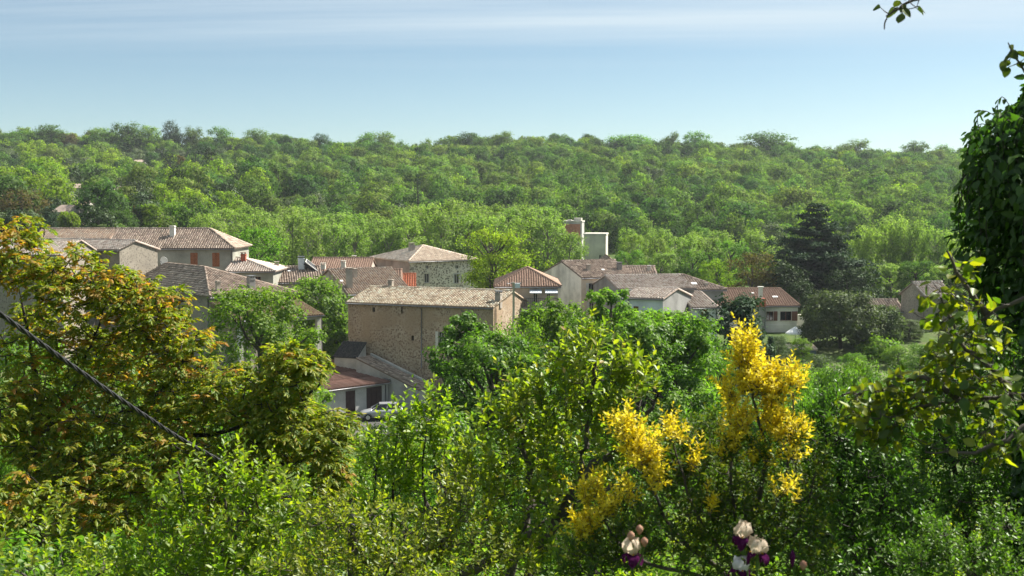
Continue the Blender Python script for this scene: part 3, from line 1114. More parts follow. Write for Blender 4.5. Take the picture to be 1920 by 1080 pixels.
hq = House('rust_roofed_villa', 'off-white villa with rust brown roof and brown shutters by the cedar', (1496, 574, 120), 'fr', 0, 9.0, 9, 'hip', dict(r1=(0.0, 4.5), r2=(8.1, 4.5), rise=1.42), M_offwh, T_rust, ov=0.15, sp=0.25, row=0.3,
           openings=[('f', (1437, 584, 1450, 601), 'window', dict(open=[(0, 'R')], shw=0.4, frame=M_brown)), ('f', (1463, 584, 1484, 601), 'window', dict(open=[(0, 'R')], shw=0.6, frame=M_brown))])
hq.skylight(0, 1453, 560, 0.9, 0.5)
hq.skylight(0, 1411, 553, 0.4, 0.25)
k0, zt = hq.locate('f', 1418, 574)
k1, zb = hq.locate('f', 1432, 574)
mb = MB()
mb.box((k0, -0.55, 0), (k1, -0.003, zt - 0.02))
mb.build('chimney_stack', M_grey, hq.root)
mb = MB()
mb.box((k0 - 0.06, -0.6, zt - 0.02), (k1 + 0.06, 0.25, zt + 0.85))
mb.build('chimney_brickwork', M_brick, hq.root)
mb = MB()
mb.box((k0 + 0.2, -0.35, zt + 0.85), (k1 - 0.2, 0.05, zt + 2.0))
mb.box((k0 + 0.1, -0.45, zt + 2.0), (k1 - 0.1, 0.15, zt + 2.1))
mb.build('chimney_flue', M_concr, hq.root)
_, zb = hq.locate('f', 1460, 609)
mb = MB()
mb.box((k1 + 0.01, -0.14, 0), (9.0, -0.003, zb))
mb.build('plinth', M_concr, hq.root)
hq.pipe('f', 1434, 577, 625)
# white garden wall beside the villa
c = pt(1505, 613, 124)
mb = MB()
mb.box((c.x - 0.55, c.y, g1(c.x, c.y) - 0.5), (c.x + 1.6, c.y + 0.25, pt(1505, 591, 124).z))
mb.box((c.x - 0.6, c.y - 0.05, pt(1505, 591, 124).z), (c.x + 1.65, c.y + 0.3, pt(1505, 591, 124).z + 0.08))
tag(mb.build('garden_wall', M_offwh), 'sunlit white garden wall at the corner of the villa', 'wall')

hr1 = House('long_low_outbuilding', 'long low outbuilding roof behind the round dark tree', (1694, 583, 125), 'fr', 0, 5.4, 5, 'gable_x', dict(rise=0.9), M_shade, T_brown, sp=0.28)
hr2 = House('stone_gabled_house', 'stone house with pink roof at the right edge of the village', (1734, 556, 121), 'fl', 14, 3.4, 4.4, 'gable_x', dict(rise=1.25), M_stone, T_pink, sp=0.28)
hs = House('garden_shed', 'small blue-grey garden shed under the round dark tree', (1530, 657, 110), 'fr', 0, 2.4, 1.8, 'mono', dict(rise=0.25), M_bluewood, T_pale, ov=0.1, sp=0.25, cat='shed', gutter=False,
           openings=[('f', (1500, 662, 1510, 678), 'door', dict(mat=M_grey))])
ht = House('concrete_block', 'tall pale concrete block rising behind the village roofs', (1136, 441, 212), 'fr', -8, 4.1, 7, 'flat', {}, plaster_mat('dull_cream_concrete', (0.60, 0.56, 0.47), (0.22, 0.2, 0.17), 0.6), M_concr, ov=0.1, tiles=False, slab=0.3,
           openings=[('f', (1123, 478, 1128, 488), 'window', dict(sill=False))], cat='building')
ht2 = House('brick_panel_block', 'flat roofed block with brick red panel above the plane trees', (1091, 417, 222), 'fr', -8, 3.6, 6, 'flat', {}, M_shade2, M_concr, ov=0.1, tiles=False, slab=0.3, cat='building')
k0, z1 = ht2.locate('f', 1056, 420)
k1, z0 = ht2.locate('f', 1088, 434)
mb = MB()
mb.box((k0, -0.06, z0 - 1.5), (k1, -0.003, z1))
mb.build('brick_panel', plain_mat('pale_brick', (0.42, 0.20, 0.13), 0.9, 0.2, 3), ht2.root)
mb = MB()
mb.box((2.0, 0.6, ht2.H + 0.32), (3.45, 3.0, ht2.H + 0.85))
mb.box((0.7, 1.0, ht2.H + 0.32), (1.5, 2.0, ht2.H + 0.55))
mb.build('roof_plant_room', M_concr, ht2.root)

# garage row below the barn
hk = House('garage', 'low garage with maroon sheet roof and two dark doors below the barn', (727, 717, 108), 'fr', 42, 10.2, 8.9, 'mono', dict(rise=1.2), M_shade2, T_maroon, ov=0.25, og=0.1, cat='garage', sp=0.2, row=2.4,
           openings=[('f', (687, 727, 717, 775), 'door'), ('f', (648, 734, 667, 784), 'door')])
mb = MB()
mb.box((10.2 + 0.0, -0.2, hk.H - 0.1), (10.42, 8.9, hk.H - 0.02))
mb.v = [(x, y, z + max(0, y) / 8.9 * 1.2 + (0.0 if z < hk.H - 0.05 else 0.32)) for x, y, z in mb.v]
mb.build('parapet', M_zinc, hk.root)
hk.pipe('f', 722, 722, 772)
hk2 = House('side_shed', 'narrow shed whose mossy roof steps down along the barn wall', (784, 732, 106.4), 'fr', -31, 7.4, 2.2, 'mono_x', dict(rise=2.45), M_shade2, T_brown, ov=0.1, og=0.05, cat='shed', sp=0.22, gutter=False)
mb = MB()
H_, L_ = hk2.H, 7.4
mb.prism([(0, 2.2, H_ + 2.45), (L_ + 0.1, 2.2, H_ - 0.03), (L_ + 0.1, 2.2, H_ + 0.3), (0, 2.2, H_ + 2.78)], (0, 0.02, 0), (0, 0.27, 0))
mb.build('coping', M_coping, hk2.root)
hk3 = House('slate_roofed_porch', 'small porch with dark slate roof at the corner of the barn', (627, 669, 112.0), 'fl', -22.2, 2.5, 1.9, 'mono', dict(rise=1.25), M_offwh, T_slate, ov=0.1, og=0.1, cat='porch', sp=0.18, row=0.2, gutter=False)


# ------------------------------------------------------------------ things in the village
def dish(px, py, Y, r, label):
    p = pt(px, py, Y)
    root = tag(empty('satellite_dish', p, R(-25)), label, 'dish', 'satellite dishes on the grey house')
    mb = MB()
    prof = [(0.001, 0.10)] + [(r * k / 6, 0.10 - 0.10 * (k / 6) ** 2) for k in range(1, 7)]
    mb.lathe([(a, b) for a, b in prof] + [(r, -0.015)], (0, -0.25, 0), 20, axis='y')
    mb.build('reflector', M_whiteobj, root)
    mb = MB()
    mb.tube([(0, 0.6, -0.1), (0, -0.12, -0.1), (0, -0.15, 0)], 0.025, 6)
    mb.build('mount', M_zinc, root)
    mb = MB()
    mb.tube([(0, -0.2, -r * 0.9), (0, -0.7, -0.1)], 0.015, 6)
    mb.box((-0.04, -0.76, -0.12), (0.04, -0.64, -0.02))
    mb.build('feed_arm', M_zinc, root)


dish(310, 489, 129.2, 0.52, 'white satellite dish nearer the orange shutters')
dish(290, 485, 129.2, 0.42, 'smaller grey-white satellite dish beside the annexe gable')

# utility pole against the barn gable
p = pt(963, 640, 107.5)
up = tag(empty('utility_pole', (p.x, p.y, g1(p.x, p.y) - 0.2)), 'pale utility pole with a junction box in front of the barn gable', 'pole')
zt = pt(963, 529, 107.5).z - up.location.z
mb = MB()
mb.tube([(0, 0, 0), (0, 0, zt)], [0.17, 0.10], 10)
mb.build('shaft', M_concr, up)
mb = MB()
mb.box((0.12, -0.15, zt - 0.55), (0.62, 0.15, zt - 0.1))
mb.build('junction_box', M_bluewh, up)
mb = MB()
mb.tube([(-0.7, 0, zt - 0.15), (0.75, 0, zt - 0.15)], 0.03, 6)
for x in (-0.6, -0.2, 0.3, 0.65):
    mb.lathe([(0.001, 0.0), (0.035, 0.0), (0.045, 0.05), (0.02, 0.1), (0.001, 0.12)], (x, 0, zt - 0.12), 8)
mb.build('crossarm', M_zinc, up)

# parasol on the villa terrace
p = pt(1491, 640, 114)
pr = tag(empty('parasol', (p.x, p.y, g1(p.x, p.y))), 'open white parasol in front of the villa', 'parasol')
zt = pt(1490, 612, 114).z - pr.location.z
mb = MB()
mb.tube([(0, 0, 0), (0, 0, zt)], 0.03, 8)
mb.build('pole', M_frame, pr)
mb = MB()
mb.lathe([(0.001, zt), (0.5, zt - 0.28), (0.98, zt - 0.6), (1.0, zt - 0.74), (0.99, zt - 0.74), (0.96, zt - 0.61), (0.001, zt - 0.05)], (0, 0, 0), 8, smooth=False)
mb.build('canopy', M_whiteobj, pr)
mb = MB()
mb.lathe([(0.001, 0.0), (0.3, 0.0), (0.3, 0.08), (0.05, 0.14), (0.04, 0.3)], (0, 0, 0), 12)
mb.build('base', M_concr, pr)


# ------------------------------------------------------------------ cars
def car_paint(name, col):
    m, nt, out = new_mat(name)
    pb = principled(nt, out, col, 0.32, spec=0.5, metallic=0.25)
    pb.inputs['Coat Weight'].default_value = 0.6
    pb.inputs['Coat Roughness'].default_value = 0.08
    return m


M_tyre = plain_mat('tyre_rubber', (0.02, 0.02, 0.02), 0.85)
M_rim = plain_mat('alloy', (0.55, 0.55, 0.56), 0.35, 0.1, 5, 0.7, 0.5)
M_lamp = plain_mat('clear_lamp', (0.6, 0.62, 0.64), 0.15, 0.05, 5, 0.0, 0.8)
M_trim = plain_mat('black_plastic', (0.025, 0.025, 0.027), 0.6)


def make_car(label, loc, rz, paint, group=None):
    """hatchback, nose towards -x"""
    root = tag(empty('parked_car', loc, rz), label, 'car', group)
    # body: cross sections along x: (x, half width, sill z, belt z)
    secs = [(-2.02, 0.55, 0.38, 0.58), (-1.92, 0.72, 0.30, 0.70), (-1.6, 0.83, 0.24, 0.80), (-1.0, 0.86, 0.24, 0.92), (-0.4, 0.87, 0.24, 0.97),
            (0.6, 0.87, 0.24, 1.0), (1.4, 0.86, 0.26, 1.03), (1.85, 0.80, 0.34, 1.03), (1.98, 0.70, 0.42, 0.90)]
    V, Fs = [], []
    for x, w, zs, zb in secs:
        zm = (zs + zb) / 2
        ring = [(x, -w * 0.9, zs), (x, -w, zm - 0.05), (x, -w * 0.985, zm + 0.12), (x, -w * 0.92, zb - 0.02), (x, -w * 0.6, zb + 0.035), (x, 0, zb + 0.05),
                (x, w * 0.6, zb + 0.035), (x, w * 0.92, zb - 0.02), (x, w * 0.985, zm + 0.12), (x, w, zm - 0.05), (x, w * 0.9, zs), (x, 0, zs)]
        V += ring
    k = 12
    mb = MB()
    mb.v = V
    for i in range(len(secs) - 1):
        for j in range(k):
            mb.f.append((i * k + j, i * k + (j + 1) % k, (i + 1) * k + (j + 1) % k, (i + 1) * k + j))
    mb.f.append(tuple(range(k))[::-1])
    mb.f.append(tuple((len(secs) - 1) * k + j for j in range(k)))
    mb.sm = [True] * len(mb.f)
    mb.build('body', paint, root)
    # glasshouse and roof
    mb = MB()
    low = [(-0.95, 0.74, 0.95), (1.78, 0.72, 1.03)]
    top = [(-0.15, 0.56, 1.44), (1.35, 0.56, 1.45)]
    a = [(low[0][0], -low[0][1], low[0][2]), (low[1][0], -low[1][1], low[1][2]), (low[1][0], low[1][1], low[1][2]), (low[0][0], low[0][1], low[0][2])]
    b = [(top[0][0], -top[0][1], top[0][2]), (top[1][0], -top[1][1], top[1][2]), (top[1][0], top[1][1], top[1][2]), (top[0][0], top[0][1], top[0][2])]
    for q in range(4):
        mb.poly([a[q], a[(q + 1) % 4], b[(q + 1) % 4], b[q]])
    mb.build('windows', M_glass, root)
    mb = MB()
    mb.prism([(-0.22, -0.57, 1.445), (1.42, -0.57, 1.455), (1.42, 0.57, 1.455), (-0.22, 0.57, 1.445)], (0, 0, 0), (0, 0, 0.05))
    mb.build('roof', paint, root)
    for sy in (-1, 1):
        mb = MB()
        for (x0, z0, y0), (x1, z1, y1) in (((-0.97, 0.96, 0.75), (-0.17, 1.45, 0.57)), ((0.45, 1.0, 0.75), (0.5, 1.45, 0.575)), ((1.78, 1.03, 0.73), (1.37, 1.46, 0.57))):
            mb.tube([(x0, sy * y0, z0), (x1, sy * y1, z1)], 0.035, 6)
        mb.build('pillar', paint, root)
        mb = MB()
        mb.box((-0.62, sy * 0.9 - 0.07, 0.98), (-0.5, sy * 0.9 + 0.07, 1.1))
        mb.build('mirror', paint, root)
        mb = MB()
        mb.lathe([(0.001, -0.04), (0.10, -0.03), (0.13, 0.0), (0.10, 0.03), (0.001, 0.04)], (-1.84, sy * 0.56, 0.66), 10)
        mb.build('headlight', M_lamp, root)
        for x in (-1.28, 1.22):
            mb = MB()
            y = sy * 0.80
            mb.lathe([(0.20, -0.10), (0.29, -0.10), (0.315, -0.06), (0.315, 0.06), (0.29, 0.10), (0.20, 0.10)], (x, y, 0.315), 20, axis='y')
            t = mb.build('wheel', M_tyre, root)
            mb = MB()
            mb.lathe([(0.205, -0.08), (0.19, -0.085), (0.06, -0.095), (0.001, -0.10)] if sy < 0 else [(0.205, 0.08), (0.19, 0.085), (0.06, 0.095), (0.001, 0.10)], (x, y, 0.315), 20, axis='y')
            mb.build('rim', M_rim, t)
            mb = MB()
            n = 14
            pa = [(x + 0.37 * math.cos(math.pi * i / n), sy * 0.885, 0.315 + 0.37 * math.sin(math.pi * i / n)) for i in range(n + 1)]
            mb.tube(pa, 0.02, 5)
            mb.build('wheel_arch', M_trim, root)
    mb = MB()
    mb.box((-2.05, -0.6, 0.36), (-1.93, 0.6, 0.48))
    mb.build('bumper', M_trim, root)
    return root


cp = pt(716, 795, 104.0)
car_y = 104.0
make_car('silver hatchback parked in front of the garage door', (cp.x, car_y, g1(cp.x, car_y) + 0.06), R(8), car_paint('shaded_silver_paint', (0.36, 0.37, 0.38)))  # silver, with the barn's shade put into the paint colour


# ================================================================== vegetation: generators
M_bark = bark_mat('grey_bark', (0.035, 0.03, 0.025), (0.10, 0.085, 0.07))
M_bark2 = bark_mat('pale_bark', (0.10, 0.09, 0.075), (0.24, 0.22, 0.18), 3)
M_barkd = bark_mat('dark_bark', (0.015, 0.013, 0.011), (0.045, 0.037, 0.03), 8)

L_oak = leaf_mat('oak_leaves', [(0, (0.044, 0.086, 0.018)), (0.5, (0.085, 0.149, 0.029)), (1, (0.136, 0.201, 0.042))], [(0, (0.062, 0.115, 0.023)), (1, (0.170, 0.236, 0.053))], 0.36, 0.03, 0.5, 0.36, 0.02)
L_oakdeep = leaf_mat('oakdeep_leaves', [(0, (0.023, 0.054, 0.014)), (0.5, (0.044, 0.094, 0.022)), (1, (0.070, 0.126, 0.032))], [(0, (0.032, 0.071, 0.017)), (1, (0.088, 0.147, 0.040))], 0.36, 0.03, 0.5, 0.36, 0.02)
L_oakpale = leaf_mat('oakpale_leaves', [(0, (0.059, 0.095, 0.021)), (0.5, (0.109, 0.167, 0.033)), (1, (0.178, 0.224, 0.046))], [(0, (0.080, 0.129, 0.026)), (1, (0.222, 0.263, 0.059))], 0.36, 0.03, 0.5, 0.36, 0.02)
L_plane = leaf_mat('plane_leaves', [(0, (0.095, 0.148, 0.036)), (1, (0.208, 0.266, 0.080))], [(0, (0.157, 0.213, 0.060)), (1, (0.292, 0.342, 0.128))], 0.45, 0.04, 0.45, 0.14, 0.01)
L_dark = leaf_mat('dark_evergreen_leaves', [(0, (0.011, 0.024, 0.008)), (1, (0.032, 0.054, 0.018))], [(0, (0.019, 0.038, 0.011)), (1, (0.044, 0.070, 0.022))], 0.2, 0.06, 0.4, 0.25, 0.02)
L_cedar = leaf_mat('cedar_needles', [(0, (0.017, 0.036, 0.020)), (1, (0.042, 0.073, 0.039))], [(0, (0.025, 0.050, 0.028)), (1, (0.059, 0.092, 0.048))], 0.15, 0.05, 0.45, 0.15, 0.01)
L_olive = leaf_mat('greyish_leaves', [(0, (0.057, 0.080, 0.037)), (1, (0.129, 0.155, 0.083))], None, 0.3, 0.06, 0.45, 0.25, 0.02)
L_lime = leaf_mat('lime_leaves', [(0, (0.096, 0.156, 0.014)), (1, (0.204, 0.258, 0.026))], [(0, (0.138, 0.198, 0.017)), (1, (0.258, 0.300, 0.036))], 0.5, 0.03, 0.5, 0.12, 0.01)
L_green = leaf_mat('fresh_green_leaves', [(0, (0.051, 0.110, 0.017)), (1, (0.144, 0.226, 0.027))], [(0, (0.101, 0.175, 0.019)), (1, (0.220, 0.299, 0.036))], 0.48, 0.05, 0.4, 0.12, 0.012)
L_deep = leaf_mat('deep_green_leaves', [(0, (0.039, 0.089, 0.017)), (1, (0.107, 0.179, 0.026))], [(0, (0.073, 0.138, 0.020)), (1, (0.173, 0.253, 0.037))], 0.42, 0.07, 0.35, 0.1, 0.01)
L_russet = leaf_mat('russet_leaves', [(0, (0.055, 0.045, 0.020)), (1, (0.140, 0.095, 0.040))], None, 0.4, 0.04, 0.45, 0.15, 0.01)
L_walnut = leaf_mat('coppery_walnut_leaves', [(0, (0.077, 0.139, 0.012)), (0.6, (0.171, 0.231, 0.017)), (1, (0.306, 0.315, 0.025))],
                    [(0, (0.207, 0.143, 0.020)), (0.5, (0.378, 0.227, 0.031)), (1, (0.414, 0.160, 0.041))], 0.5, 0.06, 0.4, 0.0, tmul=(1.5, 1.6, 0.4))
L_plum = leaf_mat('plum_leaves', [(0, (0.065, 0.127, 0.013)), (0.6, (0.137, 0.213, 0.020)), (1, (0.221, 0.259, 0.029))], [(0, (0.111, 0.149, 0.015)), (1, (0.240, 0.247, 0.029))], 0.5, 0.07, 0.32, 0.0, tmul=(1.9, 2.1, 0.45))
L_pear = leaf_mat('pear_leaves', [(0, (0.061, 0.114, 0.015)), (0.7, (0.149, 0.204, 0.022)), (0.97, (0.236, 0.258, 0.031)), (1, (0.486, 0.288, 0.165))], [(0, (0.101, 0.132, 0.018)), (1, (0.223, 0.222, 0.033))], 0.48, 0.09, 0.3, 0.0, tmul=(1.9, 2.1, 0.45))
L_gold = leaf_mat('golden_euonymus_leaves', [(0, (0.030, 0.070, 0.010)), (1, (0.075, 0.130, 0.016))], [(0, (0.46, 0.35, 0.015)), (0.5, (0.64, 0.52, 0.03)), (1, (0.74, 0.64, 0.09))], 0.42, 0.06, 0.35, 0.0, tmul=(1.35, 1.35, 0.5))
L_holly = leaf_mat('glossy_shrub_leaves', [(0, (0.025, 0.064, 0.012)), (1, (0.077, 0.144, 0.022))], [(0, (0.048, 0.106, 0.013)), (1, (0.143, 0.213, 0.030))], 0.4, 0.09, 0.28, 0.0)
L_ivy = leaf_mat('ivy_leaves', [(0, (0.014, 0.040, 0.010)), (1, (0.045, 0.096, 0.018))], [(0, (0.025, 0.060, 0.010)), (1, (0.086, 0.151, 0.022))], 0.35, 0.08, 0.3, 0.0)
L_big = leaf_mat('large_tree_leaves', [(0, (0.045, 0.086, 0.013)), (0.5, (0.111, 0.152, 0.016)), (1, (0.230, 0.234, 0.023))], None, 0.5, 0.08, 0.3, 0.35, 0.02, tmul=(1.6, 1.7, 0.3))
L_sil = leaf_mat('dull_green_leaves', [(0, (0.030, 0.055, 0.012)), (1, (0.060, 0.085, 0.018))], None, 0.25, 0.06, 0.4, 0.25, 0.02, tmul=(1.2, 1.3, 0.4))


def unit(rng, n):
    return nrmz(rng.normal(size=(n, 3)))


def lobed(d, rng, amp):
    f = np.zeros(len(d))
    for k in (2.0, 3.5, 5.0):
        ax = unit(rng, 1)[0]
        f += np.sin(d @ ax * k * 2 + rng.rand() * 6.28) / k
    return 1 + amp * f


def clump_leaves(Lv, rng, C, cr, per, leaf, aspect=0.62, up=0.6, flat=0.75, center=None, droop=0.0, clv=None, spread=0.5, outw=0.25, offw=0.55, rnd=0.55):
    """leaves gathered in clumps round the centres C"""
    n = len(C)
    idx = np.repeat(np.arange(n), per)
    crs = np.broadcast_to(cr, (n,))[idx]
    off = np.clip(rng.normal(size=(len(idx), 3)) * spread, -1.15, 1.15) * np.array([1, 1, flat])
    pos = C[idx] + off * crs[:, None]
    out = nrmz(pos - center) if center is not None else off
    nr = nrmz(np.array([0, 0, up]) + offw * nrmz(off) + outw * out + rng.normal(size=off.shape) * rnd)
    dv = np.cross(nr, rng.normal(size=off.shape))
    dv[:, 2] -= droop
    c = (rng.rand(n) if clv is None else clv)[idx]
    l = leaf * rng.uniform(0.65, 1.3, len(idx))
    Lv.add(pos, dv, nr, l, l * aspect, rng.rand(len(idx)), np.clip(c + rng.normal(size=len(idx)) * 0.12, 0, 1))


def crown_points(rng, c, rad, n, hollow=0.45, amp=0.25, cut=-0.85):
    d = unit(rng, n * 3)
    d = d[d[:, 2] > cut][:n]
    r = hollow + (1 - hollow) * rng.rand(len(d)) ** 0.6
    return np.array(c) + d * np.array(rad) * (r * lobed(d, rng, amp))[:, None]


def limb(P0, P1, rng, sag=0.12, n=5):
    P0, P1 = np.array(P0, float), np.array(P1, float)
    t = np.linspace(0, 1, n)[:, None]
    L = np.linalg.norm(P1 - P0)
    w = rng.normal(size=3) * 0.06 * L
    return P0 + (P1 - P0) * t + (np.array([0, 0, -sag * L]) + w) * (t * (1 - t) * 2)


def broadleaf(seed, h, w, leafm, bark, n_cl, per, leaf, cr=0.2, trunk_frac=0.3, depth=None, up=0.6, flat=0.75, amp=0.25, hollow=0.45, tr=None, limbs=14, stems=1, aspect=0.62, cut=-0.85, shape=1.0, spread=0.5, outw=0.25, offw=0.55, rnd=0.55, cap=94):
    """meshes of one broadleaf tree: tapered trunk with limbs; crown of leaf clumps"""
    rng = np.random.RandomState(seed)
    if leaf < 0.23:                        # trees near enough to read as masses of leaves: fuller clumps
        leaf, offw, rnd, outw = leaf * 1.38, max(offw, 0.8), min(rnd, 0.45), max(outw, 0.35)
    th = h * trunk_frac * 0.75
    c = np.array([0, 0, th + (h - th) * 0.5])
    rad = np.array([w / 2, (depth or w) / 2, (h - th) * 0.5])
    C = crown_points(rng, c, rad * 0.9, n_cl, hollow * 0.85, amp, cut)
    if shape != 1.0:       # narrower or wider towards the top
        k = 1 + (shape - 1) * np.clip((C[:, 2] - c[2]) / rad[2], -1, 1)
        C[:, :2] *= k[:, None]
    m0 = cr * w * 0.42                     # bring the clumps to the full height and width of the tree
    zlo, zhi = np.percentile(C[:, 2], 2), np.percentile(C[:, 2], cap)
    uz = (C[:, 2] - zlo) / (zhi - zlo)
    uz = np.where(uz > 1, 1 - rng.rand(len(uz)) * 0.15, uz)      # no lone clump sticking out of the crown
    C[:, 2] = th * 0.9 + m0 * 0.5 + uz * (h - m0 * flat - th * 0.9 - m0 * 0.5)
    C[:, 0] *= (w / 2 - m0) / np.percentile(np.abs(C[:, 0]), 96)
    C[:, 1] *= ((depth or w) / 2 - m0) / np.percentile(np.abs(C[:, 1]), 96)
    tb = Tubes()
    tr = tr or h * 0.022 + 0.05
    tops = []
    for s_ in range(stems):
        a = rng.rand() * 6.28
        lean = 0.0 if stems == 1 else w * 0.12
        top = np.array([math.cos(a) * lean, math.sin(a) * lean, c[2] + rad[2] * 0.45])
        base = np.array([math.cos(a), math.sin(a), 0]) * (0 if stems == 1 else 0.25)
        t = np.linspace(0, 1, 7)
        P = base + (top - base) * t[:, None] + np.stack([np.sin(t * 5 + a) * tr * 0.7, np.cos(t * 4 + a) * tr * 0.7, t * 0], 1)
        P[0, 2] = -0.4
        tb.add(P, tr * (1.25 - 0.95 * t), 8)
        tops.append((base, top))
    for k in range(min(limbs, len(C))):
        q = C[k]
        base, top = tops[k % stems]
        f = np.clip((q[2] - h * 0.18 - 0.1 * h * rng.rand()) / max(top[2], 0.1), trunk_frac * 0.7, 0.92)
        s0 = base + (top - base) * f
        tb.add(limb(s0, q, rng, 0.1), np.linspace(tr * 0.42, tr * 0.1, 5), 5)
    lv = Leaves()
    clump_leaves(lv, rng, C, cr * w * rng.uniform(0.7, 1.25, len(C)), per, leaf, aspect, up, flat, c, spread=spread, outw=outw, offw=offw, rnd=rnd)
    V, Fs, at = lv.arrays(False)
    cm = mesh_np('crown', V, Fs, at)
    cm.materials.append(leafm)
    tm = mesh_np('trunk', np.concatenate(tb.V), [np.concatenate(tb.F)], smooth=True)
    tm.materials.append(bark)
    return tm, cm


def conifer(seed, h, w, leafm, bark, layers, per_layer, per, leaf, kind='cedar', trunk_frac=0.12):
    rng = np.random.RandomState(seed)
    tb = Tubes()
    lv = Leaves()
    tr = h * 0.022 + 0.05
    t = np.linspace(0, 1, 8)
    tb.add(np.stack([np.sin(t * 4) * 0.08, np.cos(t * 3) * 0.08, -0.4 + t * (h + 0.2)], 1), tr * (1.15 - 1.08 * t), 8)
    for i in range(layers):
        f = i / (layers - 1)
        z = h * (trunk_frac + (0.97 - trunk_frac) * f)
        if kind == 'cedar':
            rr = w / 2 * (1.03 - f) ** 0.55 * (0.78 + 0.45 * rng.rand()) * (1.0 if f > 0.12 else 0.9)
        elif kind == 'cypress':
            rr = w / 2 * (math.sin(math.pi * min(1, 0.12 + 0.88 * (1 - f))) ** 0.6 if f > 0.4 else 0.85 + 0.3 * f)
        else:
            rr = w / 2 * (1.03 - f) ** 0.85 * (0.8 + 0.35 * rng.rand())
        a0 = rng.rand() * 6.28
        nb = max(3, int(per_layer * (0.5 + 0.5 * (1 - f))))
        for b in range(nb):
            a = a0 + 6.28 * b / nb + rng.normal() * 0.25
            L = rr * rng.uniform(0.7, 1.1)
            rise = {'cedar': 0.06, 'cypress': 0.9, 'spruce': -0.22}[kind] + rng.normal() * 0.06
            tip = np.array([math.cos(a) * L, math.sin(a) * L, z + L * rise])
            s0 = np.array([0, 0, z - 0.05 * L])
            P = limb(s0, tip, rng, -0.05 if kind == 'cedar' else 0.05)
            if kind != 'cypress':
                tb.add(P, np.linspace(tr * 0.32 * (1.1 - f) + 0.012, 0.012, 5), 4)
            m = max(2, int(L / (0.5 if kind == 'cedar' else 0.35)))
            s = rng.uniform(0.25, 1.02, m * 2)
            C = s0 + (tip - s0) * s[:, None] + rng.normal(size=(len(s), 3)) * np.array([0.16, 0.16, 0.03]) * L * 0.7
            clump_leaves(lv, rng, C, (0.55 if kind == 'cedar' else 0.4) * (0.5 + 0.5 * L / (w / 2)), per, leaf, 0.4, 1.3 if kind == 'cedar' else 0.5, 0.22 if kind == 'cedar' else 0.7, np.array([0, 0, z]))
    V, Fs, at = lv.arrays(False)
    cm = mesh_np('crown', V, Fs, at)
    cm.materials.append(leafm)
    tm = mesh_np('trunk', np.concatenate(tb.V), [np.concatenate(tb.F)], smooth=True)
    tm.materials.append(bark)
    return tm, cm


def plant(name, label, cat, proto, loc, rz=0.0, sc=1.0, group=None):
    root = tag(empty(name, loc, rz), label, cat, group)
    root.scale = (sc, sc, sc) if not hasattr(sc, '__len__') else sc
    for nm, me in zip(('trunk', 'crown'), proto):
        o = link(bpy.data.objects.new(nm, me), root)
    return root


def at_px(px, Y):
    x = (px - 960) / F * Y
    return x, Y, g1(x, Y)


def tree_px(name, label, cat, px, top, Y, wpx, gen, group=None, rz=0.0, **kw):
    """one tree of its own: stands on the ground at (px, Y), its top seen at pixel height top, its crown wpx wide"""
    x, y, z = at_px(px, Y)
    h = pt(px, top, Y).z - z
    w = wpx / F * Y
    return plant(name, label, cat, gen(h, w), (x, y, z), rz, 1.0, group)


_shared = {}


def tree_shared(name, label, cat, px, top, Y, wpx, lm, variant, group=None, n=170, per=95, leaf=0.13, flat=0.75, up=0.6, stems=1, amp=0.3, hollow=0.45, shape=1.0, bark=None, min_h=1.2, cr=0.1, cap=94):
    """a tree that shares its leaf mesh with a few others of its kind, at its own size and turn"""
    key = (lm.name, variant, n, per, leaf)
    if key not in _shared:
        _shared[key] = broadleaf(900 + len(_shared), 8.0, 6.0, lm, bark or M_bark, n, per, leaf, cr, 0.05, amp=amp, limbs=30, hollow=hollow, cut=-0.8, flat=flat, up=up, stems=stems, offw=0.8, outw=0.4, rnd=0.42, shape=shape, cap=cap)
    x, y, z = at_px(px, Y)
    h = max(min_h, pt(px, top, Y).z - z)
    w = wpx / F * Y
    return plant(name, label, cat, _shared[key], (x, y, z), (px * 1.7) % 6.28, (w / 6.0, w / 6.0, h / 8.0), group)


# ================================================================== the far hillside
rngh = np.random.RandomState(5)
oaks = [broadleaf(100 + i, 7.4, 6.9, [L_oak, L_oakdeep, L_oakpale, L_oak, L_oakdeep, L_oakpale][i], M_bark, 64, 34, 0.50, 0.14, 0.10, amp=0.26, shape=0.82, cap=98.5, hollow=0.75, up=0.35, offw=0.9, outw=0.7, rnd=0.35,  limbs=6, cut=-0.55) for i in range(6)]
evg = [broadleaf(120 + i, 6.6, 5.8, L_dark, M_bark, 56, 34, 0.46, 0.14, 0.1, amp=0.18, cap=98.5, hollow=0.75, up=0.35, offw=0.9, outw=0.7, rnd=0.35,  limbs=4, cut=-0.6) for i in range(2)]
oliv = [broadleaf(130 + i, 5.0, 5.8, L_olive, M_bark, 56, 32, 0.44, 0.15, 0.12, amp=0.25, cap=98.5, hollow=0.75, up=0.35, offw=0.9, outw=0.7, rnd=0.35,  limbs=5, cut=-0.6) for i in range(2)]
limes = [broadleaf(140 + i, 7.2, 6.6, L_lime, M_bark, 60, 32, 0.48, 0.14, 0.14, amp=0.25, cap=98.5, hollow=0.75, up=0.35, offw=0.9, outw=0.7, rnd=0.35,  limbs=6, cut=-0.6) for i in range(2)]
cypr = conifer(150, 9.0, 2.2, L_cedar, M_bark, 16, 6, 10, 0.34, 'cypress', 0.04)

clear = []      # (px, py, radius in px) kept free in front of the hill houses


def px_of(x, y, z):
    p = Vector((x, y, z - EYE))
    cyy = p.y * math.cos(PITCH) - p.z * math.sin(PITCH)
    cz = p.y * math.sin(PITCH) + p.z * math.cos(PITCH)
    return 960 + F * p.x / cyy, 540 - F * cz / cyy


